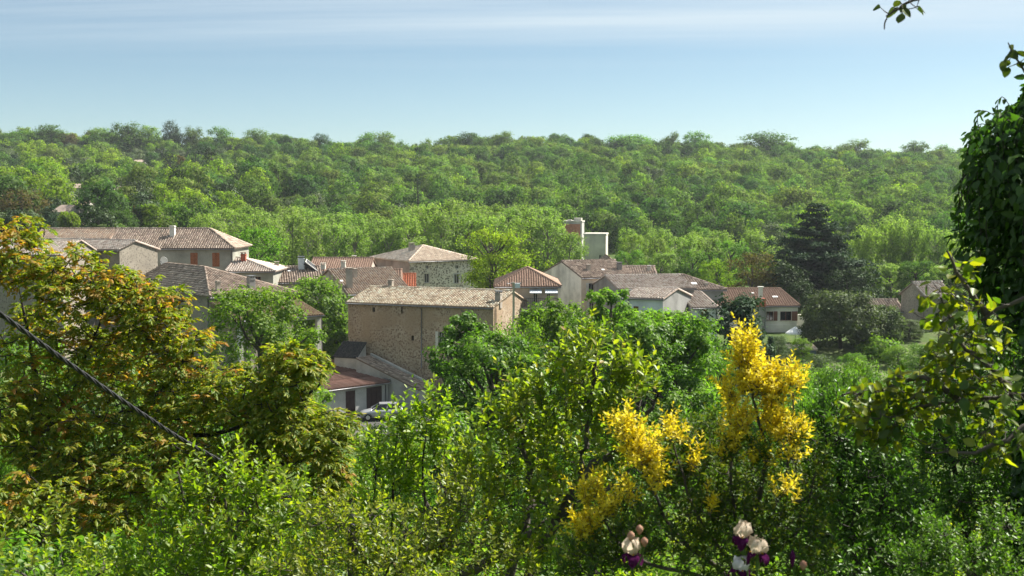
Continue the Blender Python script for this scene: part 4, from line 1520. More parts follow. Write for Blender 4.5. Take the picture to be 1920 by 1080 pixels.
def stand(px, py, h):
    """forward distance at which the ray through a pixel passes h metres over the hillside"""
    best = min(np.arange(214, 540, 1.0), key=lambda Y: abs(pt(px, py, Y).z - h - g1(pt(px, py, Y).x, Y)))
    return float(best)


# small houses scattered in the gardens of the hillside
def hill_house(name, label, px, py, Y, L, D, rise, wall, tile, a=0, kind='gable_x', cat='house'):
    p = {'rise': rise} if kind != 'mono' else {'rise': rise}
    Y = stand(px, py, 1.5 if cat == 'cabin' else 2.9)
    w = pt(px, py, Y)
    g = g1(w.x, w.y)
    h = House(name, label, (px, py, Y), 'fr', a, L, D, kind, p, wall, tile, ov=0.3, tiles=False, gutter=False, cat=cat, foot=min(g - 0.5, w.z - 2.2))
    clear.append((px - L / 2 * F / Y, Y, L * 0.62 * F / Y, py))
    return h


h1 = hill_house('hillside_villa', 'pink roofed villa with dark veranda high on the left hillside', 271, 304, 400, 4.6, 6, 1.1, M_offwh, T_pink, 6)
h2 = hill_house('red_roofed_villa', 'small villa with flat red roof on the lower left hillside', 164, 384, 270, 3.3, 4, 0.8, M_offwh, T_red, 0)
h3 = hill_house('grey_gabled_villa', 'villa with pale gable and pinkish roof beside the big russet tree', 121, 397, 255, 3.6, 4.6, 1.2, M_shade, T_pink, -30)
h4 = hill_house('white_cabin', 'small white cabin with dark roof below the villas', 170, 405, 240, 2.6, 2.2, 0.35, M_whiteobj, T_slate, 0, 'mono', 'cabin')
h5 = hill_house('roof_among_trees', 'pale pink roof peeping out between hillside trees', 172, 352, 330, 4.4, 4, 1.0, M_offwh, T_pink, 10)
h6 = hill_house('tiny_gable_house', 'tiny pale gable far up among the hillside trees', 219, 356, 325, 2.6, 4, 0.9, M_offwh, T_pink, -40)
w_ = pt(128, 357, stand(128, 357, 1.2))
van = make_car('white car parked on the hillside terrace', (w_.x, w_.y, max(w_.z, g1(w_.x, w_.y) + 0.05)), R(6), car_paint('white_paint', (0.75, 0.75, 0.74)))
clear.append((128, w_.y, 14, 352))
mb = MB()
mb.box((w_.x - 2.6, w_.y - 1.6, g1(w_.x, w_.y) - 3.0), (w_.x + 2.6, w_.y + 1.6, van.location.z - 0.005))
mb.box((w_.x - 2.7, w_.y - 1.75, van.location.z - 0.2), (w_.x + 2.7, w_.y - 1.601, van.location.z + 0.02))
tag(mb.build('terrace_wall', M_offwh), 'pale retaining wall under the white car on the hillside', 'wall')

# trees: jittered grid over the slope
pts_ = []
for yy in np.arange(206, 590, 5.9):
    n = int((yy * 1.3 + 60) / 6.1)
    x = (np.arange(n) - n / 2) * 6.1 + rngh.uniform(-3.0, 3.0, n)
    pts_.append(np.stack([x, yy + rngh.uniform(-1.9, 1.9, n)], 1))
P2 = np.concatenate(pts_)
Z2 = ground(P2[:, 0], P2[:, 1])
cyy = P2[:, 1] * math.cos(PITCH) - (Z2 + 3 - EYE) * math.sin(PITCH)
PX = 960 + F * P2[:, 0] / cyy
PY = 540 - F * (P2[:, 1] * math.sin(PITCH) + (Z2 + 3 - EYE) * math.cos(PITCH)) / cyy
keep = (P2[:, 1] > 262) | (P2[:, 0] < -60)
for a, Yh, r, b in clear:
    keep &= ~((np.abs(PX - a) < r + 4) & (P2[:, 1] < Yh + 6) & (P2[:, 1] > Yh - 34))
dens = np.sin(P2[:, 0] * 0.045 + 2) + np.sin(P2[:, 1] * 0.06) + np.sin(P2[:, 0] * 0.11 + P2[:, 1] * 0.09)
keep &= ~((dens > 1.9) & (rngh.rand(len(P2)) < 0.7))
P2, Z2, PX, PY = P2[keep], Z2[keep], PX[keep], PY[keep]
N2 = len(P2)
left = PX < 430 + rngh.normal(size=N2) * 60
sp_r = rngh.rand(N2)
spec = np.zeros(N2, int)                       # 0 oak 1 evergreen 2 olive 3 lime
spec[~left & (sp_r > 0.90)] = 1
spec[~left & (sp_r > 0.955)] = 2
spec[~left & (sp_r < 0.04)] = 3
spec[left & (sp_r > 0.36)] = 1
spec[left & (sp_r > 0.66)] = 2
spec[left & (sp_r < 0.10)] = 3
scl = 0.62 + 0.80 * rngh.rand(N2) ** 1.8
scl[spec == 1] *= 0.85
rot = rngh.rand(N2) * 6.28
pn = np.sin(P2[:, 0] * 0.05 + 1.3 * np.sin(P2[:, 1] * 0.03)) + np.sin(P2[:, 1] * 0.07 + P2[:, 0] * 0.021) + rngh.normal(size=N2) * 0.8
vidx = np.where(pn > 0.9, 1, np.where(pn < -0.7, 2, 0)) + 3 * (rngh.rand(N2) > 0.5)      # stands of deeper and paler oaks
# the ones that show largest become trees of their own
vis = (PY < 428) & (PX > -30) & (PX < 1830)
order = np.argsort(np.where(vis, P2[:, 1] - scl * 20, 1e9))
kinds = [('downy_oak', 'round green oak crown in the wood on the far hillside', 'oak tree', oaks, 'oaks on the far hillside', 290),
         ('evergreen_oak', 'dark rounded evergreen in the gardens of the left hillside', 'evergreen tree', evg, 'dark evergreens on the left hillside', 110),
         ('olive_tree', 'grey-green olive tree among the gardens of the left hillside', 'olive tree', oliv, 'olive trees on the hillside', 70),
         ('lime_tree', 'bright yellow-green round tree among the hillside woods', 'tree', limes, 'bright trees on the hillside', 60)]
single = np.zeros(N2, bool)
for k, (nm, lb, ct, protos, grp, mx) in enumerate(kinds):
    ids = [i for i in order if spec[i] == k and vis[i]][:mx]
    for i in ids:
        single[i] = True
        s = scl[i]
        plant(nm, lb, ct, protos[vidx[i] % len(protos)], (P2[i, 0], P2[i, 1], Z2[i]), rot[i], (s, s, s * (0.85 + 0.3 * ((i * 7) % 10) / 10)), grp)
# everything beyond reads as one mass: the wood
rest = ~single
wm = bpy.data.meshes.new('wood')
wp = np.stack([P2[rest, 0], P2[rest, 1], Z2[rest]], 1).astype(np.float32)
wm.vertices.add(len(wp))
wm.vertices.foreach_set('co', wp.ravel())
off_ = np.array([0, 6, 8, 10])
cnt_ = np.array([6, 2, 2, 2])
a_i = wm.attributes.new('idx', 'INT', 'POINT')
a_i.data.foreach_set('value', (off_[spec[rest]] + (vidx[rest] % cnt_[spec[rest]])).astype(np.int32))
a_s = wm.attributes.new('scl', 'FLOAT', 'POINT')
a_s.data.foreach_set('value', scl[rest].astype(np.float32))
a_r = wm.attributes.new('rot', 'FLOAT', 'POINT')
a_r.data.foreach_set('value', rot[rest].astype(np.float32))
wood = link(bpy.data.objects.new('wood', wm))
tag(wood, 'dense green oak wood covering the upper hillside to the skyline', 'wood', kind='stuff')
colw = bpy.data.collections.new('wood_sources')
for i, (tm, cm) in enumerate(oaks + evg + oliv + limes):
    colw.objects.link(bpy.data.objects.new('wood_source_%02d' % i, cm))
ng = bpy.data.node_groups.new('wood_scatter', 'GeometryNodeTree')
ng.interface.new_socket('Geometry', in_out='INPUT', socket_type='NodeSocketGeometry')
ng.interface.new_socket('Geometry', in_out='OUTPUT', socket_type='NodeSocketGeometry')
gi, go = ng.nodes.new('NodeGroupInput'), ng.nodes.new('NodeGroupOutput')
ip = ng.nodes.new('GeometryNodeInstanceOnPoints')
ci = ng.nodes.new('GeometryNodeCollectionInfo')
ci.inputs['Collection'].default_value = colw
ci.inputs['Separate Children'].default_value = True
ci.inputs['Reset Children'].default_value = True


def named(dt, nm):
    n = ng.nodes.new('GeometryNodeInputNamedAttribute')
    n.data_type = dt
    n.inputs['Name'].default_value = nm
    return n.outputs['Attribute']


cb = ng.nodes.new('ShaderNodeCombineXYZ')
ng.links.new(gi.outputs[0], ip.inputs['Points'])
ng.links.new(ci.outputs[0], ip.inputs['Instance'])
ip.inputs['Pick Instance'].default_value = True
ng.links.new(named('INT', 'idx'), ip.inputs['Instance Index'])
ng.links.new(named('FLOAT', 'rot'), cb.inputs[2])
ng.links.new(cb.outputs[0], ip.inputs['Rotation'])
ng.links.new(named('FLOAT', 'scl'), ip.inputs['Scale'])
ng.links.new(ip.outputs[0], go.inputs[0])
md = wood.modifiers.new('scatter', 'NODES')
md.node_group = ng

# trees that stand out on the skyline and on the slope
sky_ = [(42, 248, 66, 0, 'broad round tree on the skyline at the far left'), (102, 236, 62, 1, 'dark tall tree on the skyline left of the russet one'),
        (136, 252, 36, 4, 'russet round tree on the left skyline'), (196, 242, 62, 0, 'pointed green tree on the left skyline'),
        (245, 233, 70, 0, 'tall spreading tree on the skyline beside the pine'), (284, 238, 50, 3, 'light green tree touching the skyline pine'),
        (326, 227, 36, 5, 'dark pine standing highest on the skyline'), (365, 240, 44, 0, 'green tree right of the skyline pine'),
        (418, 241, 50, 2, 'greyish tree alone on the skyline'), (487, 244, 44, 2, 'loose grey-green tree past the lone skyline tree'),
        (602, 252, 34, 1, 'dark small tree on the middle skyline'), (690, 251, 46, 0, 'round oak on the middle skyline'),
        (722, 249, 44, 0, 'larger oak beside it on the middle skyline'), (878, 251, 72, 1, 'broad dark oak on the skyline over the square house'),
        (945, 249, 46, 2, 'feathery tree on the skyline above the yellow-green tree'), (1180, 254, 90, 0, 'wide low oak on the skyline right of centre'),
        (1258, 250, 34, 0, 'small oak on the right skyline'), (1304, 249, 50, 2, 'pale branching tree on the right skyline'),
        (1436, 250, 88, 0, 'broad spreading oak on the right skyline'), (1598, 264, 66, 0, 'low round oak near the right end of the skyline'),
        (1712, 268, 50, 2, 'last feathery oak before the ivy on the skyline')]
for i, (px, top, w, k, lb) in enumerate(sky_):
    lm = [L_oak, L_oakdeep, L_oak, L_oakpale, L_russet, L_cedar][k]
    tree_shared('skyline_pine' if k == 5 else 'skyline_tree', lb, 'pine tree' if k == 5 else 'tree', px, top - 2, 548, w * 1.05, lm, 20 + i % (3 if k in (0, 2) else 1), 'trees along the skyline', n=130, per=56, leaf=0.30, amp=0.2, hollow=0.3, shape=0.85, up=0.4, cr=0.15, cap=99.5)
slope_ = [(322, 287, 385, 32, 'ball', 'clipped dark dome-shaped tree beside the hillside villa'), (282, 290, 388, 26, 'cyp', 'dark cypress right beside the hillside villa'),
          (370, 278, 390, 26, 'cyp', 'slim dark cypress right of the dome-shaped tree'), (784, 328, 288, 17, 'cyp', 'lone slender cypress in the middle of the wood'),
          (400, 276, 400, 30, 'ball', 'small dark round tree below the skyline'), (342, 292, 392, 22, 'rus', 'reddish brown tree behind the dome-shaped tree'),
          (44, 356, 215, 92, 'rus', 'big russet brown tree above the left roofs'), (94, 392, 205, 34, 'cyp', 'dark green conifer at the foot of the russet tree'),
          (198, 318, 340, 50, 'dk', 'deep green round tree by the hillside roofs'), (66, 332, 320, 66, 'gr', 'wide bright green tree on the left slope'),
          (258, 388, 225, 38, 'rus', 'brownish tree behind the grey farmhouse roof'), (284, 384, 222, 34, 'lim', 'yellow-green tree behind the grey farmhouse roof'),
          (190, 396, 228, 50, 'ol', 'dusty green tree behind the red roofed outbuilding'), (236, 398, 232, 44, 'ol', 'second dusty tree behind the red roofed outbuilding'),
          (330, 380, 230, 60, 'gr', 'green tree behind the pale farmhouse chimney'), (130, 398, 214, 34, 'lim', 'light shrub-like tree above the left roofs'),
          (1120, 296, 470, 36, 'dk', 'dark tree in the upper right wood')]
for i, (px, top, Y, w, k, lb) in enumerate(slope_):
    if k == 'cyp':
        gen = lambda h, w: conifer(300 + i, h, w, L_cedar, M_bark, 16, 6, 9, 0.34, 'cypress', 0.04)
    else:
        lm = {'ball': L_dark, 'rus': L_russet, 'dk': L_dark, 'gr': L_green, 'lim': L_lime, 'ol': L_olive}[k]
        gen = lambda h, w: broadleaf(300 + i, h, w, lm, M_bark, 90, 45, 0.36, 0.13, 0.15, amp=0.08 if k == 'ball' else 0.25, cut=-0.7, hollow=0.6)
    x, y, z = at_px(px, Y)
    tree_px({'cyp': 'cypress_tree', 'ball': 'clipped_tree'}.get(k, 'garden_tree'), lb, 'tree', px, top, Y, w, gen)

# ------------------------------------------------------------------ plane tree avenue behind the roofs
planes = [broadleaf(400 + i, 12.5, 6.2, L_plane, M_bark2, 130, 46, 0.34, 0.10, 0.12, amp=0.3, flat=1.2, up=0.3, limbs=30, hollow=0.55, cut=-0.9, tr=0.28, offw=0.9, outw=0.4, rnd=0.4) for i in range(4)]
rngp = np.random.RandomState(9)
k = 0
for row, (Y, x0, x1, step, top) in enumerate([(184, 418, 1085, 50, 420), (200, 395, 1075, 52, 404), (214, 420, 1050, 55, 396), (178, 1178, 1310, 52, 446), (192, 1182, 1440, 56, 428)]):
    for px in np.arange(x0, x1, step):
        p_ = px + rngp.uniform(-12, 12)
        Yj = Y + rngp.uniform(-3, 3)
        x, y, z = at_px(p_, Yj)
        t_ = top + rngp.uniform(-9, 9)
        if 760 < p_ < 1040 and row < 3:
            t_ -= 14
        if p_ > 1040 and row < 3:
            t_ = 437 + rngp.uniform(-3, 6)
        s = (pt(p_, t_, Yj).z - z) / 12.5
        plant('plane_tree', 'tall light green plane tree in the avenue behind the village roofs' if row < 3 else 'light green plane tree behind the right hand village roofs', 'plane tree', planes[k % 4], (x, y, z), rngp.rand() * 6.28, (s * 1.05, s * 1.05, s),
              'plane trees of the avenue' if row < 3 else 'plane trees behind the right roofs')
        k += 1
for i, (px, top, Y, w) in enumerate([(1622, 424, 172, 62), (1668, 410, 175, 70), (1712, 414, 172, 66), (1750, 430, 168, 60), (1790, 438, 170, 60), (1585, 440, 182, 60)]):
    tree_shared('poplar_like_plane_tree', 'pale tall plane tree in the clump right of the cedar', 'plane tree', px, top, Y, w, L_plane, 10 + i % 2, 'plane trees right of the cedar', n=130, per=60, leaf=0.28, flat=1.7, up=0.3, stems=3, hollow=0.3, amp=0.2, bark=M_bark2)

# ------------------------------------------------------------------ single trees in and before the village
tree_px('cedar_tree', 'huge dark cedar with layered branches behind the villa', 'cedar tree', 1530, 380, 160, 205, lambda h, w: conifer(500, h, w, L_cedar, M_barkd, 19, 9, 22, 0.48, 'cedar', 0.08))
tree_px('ash_tree', 'airy yellow-green tree between the square stone house and the white house', 'tree', 932, 430, 138, 128, lambda h, w: broadleaf(501, h, w, L_lime, M_bark, 150, 75, 0.27, 0.11, 0.3, amp=0.3, limbs=40, stems=3, hollow=0.25, flat=0.6))
tree_px('ash_tree', 'small yellow-green tree just behind the barn gable', 'tree', 984, 508, 121, 52, lambda h, w: broadleaf(502, h, w, L_lime, M_bark, 60, 60, 0.24, 0.16, 0.2, amp=0.3, hollow=0.3))
tree_px('horse_chestnut_tree', 'full round green tree right of the grey farmhouse', 'tree', 479, 427, 158, 100, lambda h, w: broadleaf(503, h, w, L_green, M_bark, 110, 70, 0.32, 0.13, 0.1, amp=0.12, hollow=0.6, cut=-0.7))
tree_px('flowering_tree', 'dark tree with faded brown blossom left of the cedar', 'tree', 1410, 476, 148, 90, lambda h, w: broadleaf(504, h, w, L_russet, M_bark, 90, 60, 0.28, 0.13, 0.15, hollow=0.6))
tree_px('dark_tree', 'dark broad tree at the foot of the cedar', 'tree', 1474, 494, 146, 84, lambda h, w: broadleaf(505, h, w, L_dark, M_bark, 90, 60, 0.3, 0.14, 0.08))
tree_px('dark_tree', 'dark tree in the cedar shade behind the villa roof', 'tree', 1590, 505, 150, 80, lambda h, w: broadleaf(506, h, w, L_dark, M_bark, 90, 60, 0.3, 0.14, 0.08))
tree_px('holm_oak', 'round dense dark tree between the villa and the low outbuilding', 'oak tree', 1578, 550, 112, 134, lambda h, w: broadleaf(507, h, w, L_olive, M_bark, 200, 85, 0.2, 0.095, 0.2, amp=0.14, hollow=0.6, cut=-0.75))
tree_px('hedge_tree', 'small dark tree in front of the low outbuilding', 'tree', 1664, 574, 114, 62, lambda h, w: broadleaf(508, h, w, L_olive, M_bark, 90, 60, 0.2, 0.13, 0.1))
tree_px('garden_bush', 'green bush at the right foot of the round dark tree', 'bush', 1650, 634, 108, 70, lambda h, w: broadleaf(509, h, w, L_green, M_bark, 60, 60, 0.2, 0.16, 0.05))
tree_px('dark_conifer', 'loose dark blue-green conifer in front of the villa', 'conifer', 1384, 556, 84, 130, lambda h, w: broadleaf(510, h, w, L_cedar, M_barkd, 190, 80, 0.2, 0.1, 0.05, amp=0.4, shape=0.7, hollow=0.45))
tree_px('cypress_tree', 'small dark cone-shaped conifer left of the garden shed', 'conifer', 1448, 630, 92, 58, lambda h, w: conifer(511, h, w, L_cedar, M_barkd, 24, 9, 14, 0.16, 'spruce', 0.03))
tree_px('vine_bush', 'yellow-green climbing bush on the terrace of the pale blue annexe', 'bush', 1312, 608, 108, 40, lambda h, w: broadleaf(512, h, w, L_lime, M_bark, 30, 50, 0.18, 0.18, 0.1))
tree_px('leafy_tree', 'mid green tree between the lean-to shelter and the barn', 'tree', 592, 524, 119, 112, lambda h, w: broadleaf(513, h, w, L_green, M_bark, 170, 85, 0.22, 0.11, 0.08, amp=0.25, hollow=0.5, flat=0.9))
tree_px('garden_bush', 'light green bush behind the garage roof', 'bush', 628, 622, 117, 50, lambda h, w: broadleaf(514, h, w, L_green, M_bark, 60, 60, 0.2, 0.17, 0.03))
tree_px('robinia_tree', 'bright green feathery tree in front of the lean-to shelter', 'tree', 490, 542, 74, 214, lambda h, w: broadleaf(515, h, w, L_green, M_bark, 240, 120, 0.15, 0.085, 0.15, amp=0.35, limbs=50, hollow=0.35))
tree_px('maple_tree', 'dark green maple close to the barn wall', 'tree', 872, 588, 62, 124, lambda h, w: broadleaf(516, h, w, L_deep, M_bark, 200, 110, 0.15, 0.09, 0.12, amp=0.35, limbs=40, hollow=0.4))
tree_px('dark_broadleaf_tree', 'broad dark green tree in front of the barn gable', 'tree', 930, 632, 50, 250, lambda h, w: broadleaf(517, h, w, L_deep, M_bark, 300, 130, 0.12, 0.075, 0.12, amp=0.3, limbs=50, hollow=0.5))
tree_px('hazel_tree', 'bright green rounded tree before the balcony house', 'tree', 1042, 562, 70, 146, lambda h, w: broadleaf(518, h, w, L_green, M_bark, 180, 110, 0.16, 0.1, 0.12, amp=0.25, limbs=40, hollow=0.5))
tree_px('robinia_tree', 'tall robinia in front of the grey gabled barn', 'tree', 1146, 546, 66, 104, lambda h, w: broadleaf(519, h, w, L_green, M_bark, 200, 110, 0.15, 0.09, 0.15, amp=0.35, limbs=40, hollow=0.35))
tree_px('robinia_tree', 'wide feathery robinia below the pale blue house', 'tree', 1252, 584, 56, 220, lambda h, w: broadleaf(520, h, w, L_green, M_bark, 330, 130, 0.13, 0.07, 0.15, amp=0.35, limbs=60, hollow=0.35))
tree_px('robinia_tree', 'lower robinia in front of the loose dark conifer', 'tree', 1195, 600, 50, 190, lambda h, w: broadleaf(521, h, w, L_deep, M_bark, 260, 120, 0.12, 0.08, 0.1, amp=0.35, limbs=50, hollow=0.4))
tree_shared('orchard_tree', 'fresh green orchard tree below the garden shed', 'tree', 1500, 688, 66, 120, L_green, 0)
tree_shared('orchard_tree', 'green orchard tree left of the big yellow leaves', 'tree', 1592, 690, 52, 130, L_deep, 0)
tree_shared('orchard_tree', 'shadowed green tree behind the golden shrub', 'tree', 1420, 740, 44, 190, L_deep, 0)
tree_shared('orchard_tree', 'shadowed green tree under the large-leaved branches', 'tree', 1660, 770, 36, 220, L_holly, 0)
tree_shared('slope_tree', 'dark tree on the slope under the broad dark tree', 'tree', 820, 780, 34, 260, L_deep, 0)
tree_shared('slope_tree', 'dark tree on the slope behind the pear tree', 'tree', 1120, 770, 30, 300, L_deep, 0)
tree_shared('slope_tree', 'green tree on the slope behind the coppery walnut', 'tree', 360, 720, 42, 260, L_green, 0)

for i, (px, top, Y, w, lm) in enumerate([(1330, 446, 186, 70, L_plane), (1370, 452, 176, 70, L_oak), (1420, 440, 192, 70, L_plane), (1300, 470, 166, 60, L_oak), (1345, 488, 158, 60, L_lime), (1180, 470, 168, 60, L_oak), (1240, 474, 166, 60, L_plane), (1450, 470, 172, 60, L_oak),
                                   (1620, 500, 158, 70, L_oak), (1670, 496, 160, 70, L_plane), (1720, 490, 158, 70, L_oak), (1770, 500, 150, 70, L_plane), (1820, 490, 150, 80, L_oak), (1560, 470, 178, 70, L_oak), (1640, 540, 140, 60, L_dark), (1500, 530, 138, 60, L_dark), (1880, 480, 150, 90, L_oak), (1960, 470, 155, 90, L_plane), (2040, 480, 150, 90, L_oak), (2120, 470, 158, 100, L_plane), (2220, 480, 150, 100, L_oak), (1930, 540, 112, 90, L_green), (2010, 560, 108, 90, L_deep), (2100, 550, 112, 100, L_green), (2200, 560, 110, 100, L_deep)]):
    tree_shared('riverside_tree', 'leafy green tree in the belt behind the right part of the village', 'tree', px, top, Y, w, lm, i % 2, 'trees behind the right part of the village', n=110, per=58, leaf=0.3, hollow=0.6, amp=0.25)

for i, (px, top, Y, w, lm, lb) in enumerate([(60, 640, 52, 190, L_green, 'green tree behind the left limbs of the walnut'), (220, 660, 48, 190, L_deep, 'deep green tree behind the middle of the walnut'), (-20, 760, 36, 170, L_green, 'green tree at the left edge behind the walnut'),
                                           (150, 800, 34, 190, L_deep, 'low deep green tree under the walnut limbs'), (300, 800, 32, 180, L_green, 'low green tree behind the plum tree'), (640, 850, 40, 130, L_green, 'green tree below the garage yard')]):
    tree_shared('bank_tree', lb, 'tree', px, top, Y, w, lm, i % 2)

for i, (px, top, Y, w, lm, lb) in enumerate([(1478, 664, 96, 46, L_olive, 'round dusty bush left of the garden shed'), (1606, 662, 100, 50, L_green, 'green bush on the lawn right of the round tree trunk'), (1690, 650, 104, 70, L_green, 'wide green bush before the low outbuilding'), (1540, 690, 80, 90, L_deep, 'dark green bush below the garden shed'), (1462, 630, 106, 46, L_olive, 'grey-green bush under the villa windows'), (1506, 634, 107, 40, L_green, 'small green bush under the parasol')]):
    tree_shared('lawn_bush', lb, 'bush', px, top, Y, w, lm, i % 2)

# more garden and slope trees right of the middle
for i, (px, top, Y, w, lm, lb) in enumerate([
        (1340, 640, 76, 90, L_deep, 'dark green tree left of the loose conifer'), (1306, 618, 62, 140, L_green, 'feathery green tree under the pale blue annexe'),
        (1540, 668, 88, 90, L_olive, 'dusty green bush in front of the garden shed'), (1440, 692, 78, 90, L_olive, 'dusty green bush below the small cone-shaped conifer'),
        (1620, 676, 84, 90, L_green, 'green fruit tree on the lawn below the round dark tree'), (1690, 690, 74, 110, L_deep, 'deep green tree on the lawn behind the large leaves'),
        (1760, 640, 96, 100, L_deep, 'deep green tree under the stone gabled house'), (1830, 600, 98, 130, L_dark, 'dark tree behind the ivy at the right edge'),
        (1710, 600, 116, 60, L_olive, 'grey-green bush at the wall of the stone gabled house'), (1090, 590, 60, 120, L_deep, 'deep green tree between hazel and robinia'),
        (980, 608, 60, 120, L_green, 'green tree in front of the utility pole'), (1560, 730, 48, 130, L_green, 'fresh green tree left of the yellow-lit leaves'),
        (700, 800, 60, 90, L_green, 'green bush on the bank in front of the car'), (560, 640, 84, 90, L_green, 'green tree below the shelter post')]):
    tree_shared('bank_tree', lb, 'tree', px, top, Y, w, lm, i % 2)


# ================================================================== foreground plants
class Skel:
    """branch skeleton: hand-laid limbs, then twigs that grow from the nearest limb"""
    def __init__(s, seed, k=6):
        s.rng = np.random.RandomState(seed)
        s.tb = Tubes()
        s.P = np.zeros((0, 3))

    def limb(s, pts, r0, r1, k=7, sub=6):
        P = np.array([tuple(p) for p in pts], float)
        t = np.linspace(0, len(P) - 1, (len(P) - 1) * sub + 1)
        Q = np.stack([np.interp(t, np.arange(len(P)), P[:, i]) for i in range(3)], 1)
        for _ in range(3):
            Q[1:-1] = (Q[:-2] + Q[1:-1] * 2 + Q[2:]) / 4
        Q[1:-1] += s.rng.normal(size=Q[1:-1].shape) * r0 * 0.25
        s.tb.add(Q, np.linspace(r0, r1, len(Q)), k)
        s.P = np.concatenate([s.P, Q])

    def grow(s, T, r=0.012, k=4, zpen=0.6, keep=True):
        """connect every target to the skeleton; returns the direction in which each twig arrives"""
        D = np.zeros_like(T)
        d0 = np.array([np.min(np.linalg.norm(s.P - q, axis=1)) for q in T])
        for i in np.argsort(d0):
            q = T[i]
            v = q - s.P
            c = np.linalg.norm(v, axis=1) + zpen * np.maximum(0, -v[:, 2])
            j = int(np.argmin(c))
            Q = limb(s.P[j], q, s.rng, 0.12, 5)
            L = np.linalg.norm(q - s.P[j])
            rr = r * (0.7 + 0.5 * min(2, L))
            s.tb.add(Q, np.linspace(rr, r * 0.4, 5), k)
            if keep:
                s.P = np.concatenate([s.P, Q[1:]])
            D[i] = nrmz(Q[-1] - Q[-2])
        return D


def lobes(rng, L):
    """targets inside crown lobes: (px, py, Y, rx, ry in photo pixels, depth radius m, number)"""
    T, I = [], []
    for i, (px, py, Y, rx, ry, rd, n) in enumerate(L):
        c = np.array(pt(px, py, Y))
        u = unit(rng, n) * (rng.rand(n, 1) ** 0.38)
        T.append(c + u * np.array([rx / F * Y, rd, ry / F * Y]))
        I.append(np.full(n, i))
    return np.concatenate(T), np.concatenate(I)


def rosettes(lv, rng, T, D, m, Lr, leaf, wide, cl, droop=0.5):
    """whorls of drooping compound leaves (walnut)"""
    n = len(T)
    idx = np.repeat(np.arange(n), m)
    az = rng.rand(len(idx)) * 6.28
    el = rng.uniform(-0.3, 0.95, len(idx))
    d0 = np.stack([np.cos(az) * np.cos(el), np.sin(az) * np.cos(el), np.sin(el)], 1) + D[idx] * 0.35
    d0 = nrmz(d0)
    L = Lr * rng.uniform(0.6, 1.2, len(idx))
    z = np.array([0, 0, 1.0])
    side = nrmz(np.cross(d0, z + rng.normal(size=d0.shape) * 0.15))
    for s_, sg in ((0.38, 1), (0.38, -1), (0.6, 1), (0.6, -1), (0.8, 1), (0.8, -1), (0.95, 0)):
        pos = T[idx] + d0 * (L * s_)[:, None] - z * (droop * L * s_ * s_)[:, None]
        tan = nrmz(d0 - z * (2 * droop * s_))
        dv = nrmz(tan * (0.75 if sg else 1.0) + side * sg * 0.7 - z * 0.3 + rng.normal(size=d0.shape) * 0.15)
        nr = nrmz(np.cross(side, tan) * -1.0 + rng.normal(size=d0.shape) * 0.35 + z * 0.3)
        l = leaf * rng.uniform(0.7, 1.2, len(idx)) * (1.1 if sg == 0 else 1.0)
        lv.add(pos, dv, nr, l, l * wide, rng.rand(len(idx)), np.clip(cl[idx] + rng.normal(size=len(idx)) * 0.2, 0, 1))


def shoots(lv, sk, rng, B, D, Ls, nl, leaf, wide, cl, ang=1.0, bend=0.15, tipcl=None, r=0.004, start=0.08, tubes=True, droop=0.0):
    """leafy shoots: leaves set spirally along each shoot"""
    n = len(B)
    L = Ls * rng.uniform(0.6, 1.25, n)
    bd = rng.normal(size=(n, 3)) * bend
    bd[:, 2] -= droop
    if tubes:
        for i in range(n):
            t = np.linspace(0, 1, 4)[:, None]
            sk.tb.add(B[i] + D[i] * L[i] * t + bd[i] * L[i] * t * t, np.array([r, r * 0.8, r * 0.6, r * 0.3]), 3)
    s_ = np.linspace(start, 1.0, nl)
    idx = np.repeat(np.arange(n), nl)
    s = np.tile(s_, n) + rng.normal(size=n * nl) * 0.02
    pos = B[idx] + D[idx] * (L[idx] * s)[:, None] + bd[idx] * (L[idx] * s * s)[:, None]
    tan = nrmz(D[idx] + 2 * bd[idx] * s[:, None])
    ref = np.cross(tan, np.array([0.3, 0.2, 0.93]))
    a1 = nrmz(ref)
    a2 = np.cross(tan, a1)
    phi = np.tile(np.arange(nl) * 2.4, n) + np.repeat(rng.rand(n) * 6.28, nl)
    perp = a1 * np.cos(phi)[:, None] + a2 * np.sin(phi)[:, None]
    an = ang * (1.12 - 0.55 * s) + rng.normal(size=len(s)) * 0.15
    dv = tan * np.cos(an)[:, None] + perp * np.sin(an)[:, None]
    dv[:, 2] -= 0.12
    nr = nrmz(tan * np.sin(an)[:, None] - perp * np.cos(an)[:, None] + rng.normal(size=dv.shape) * 0.3 + np.array([0, 0, 0.25]))
    l = leaf * rng.uniform(0.65, 1.2, len(idx)) * (1.08 - 0.45 * np.clip(s, 0, 1) ** 3)
    c = cl[idx] if tipcl is None else np.clip(cl[idx] * 1.0 * np.clip((s - tipcl) * 4 + 0.5, 0, 1), 0, 1)
    lv.add(pos, dv, nr, l, l * wide, rng.rand(len(idx)), np.clip(c + rng.normal(size=len(idx)) * 0.08, 0, 1))


def fg(name, label, cat, sk, lv, leafm, bark, base, fine=True):
    root = tag(empty(name, base), label, cat)
    off = -np.array(tuple(base))
    for a in sk.tb.V:
        a += off
    sk.tb.build('branches', bark, root)
    V, Fs, at = lv.arrays(fine)
    o = obj_np('crown', V + off, Fs, leafm, root, at)
    o['kind'] = 'stuff'
    return root


def basept(px, Y):
    x = (px - 960) / F * Y
    return Vector((x, Y, g1(x, Y) - 0.15))


def P3(*a):
    return [pt(*q) for q in a]


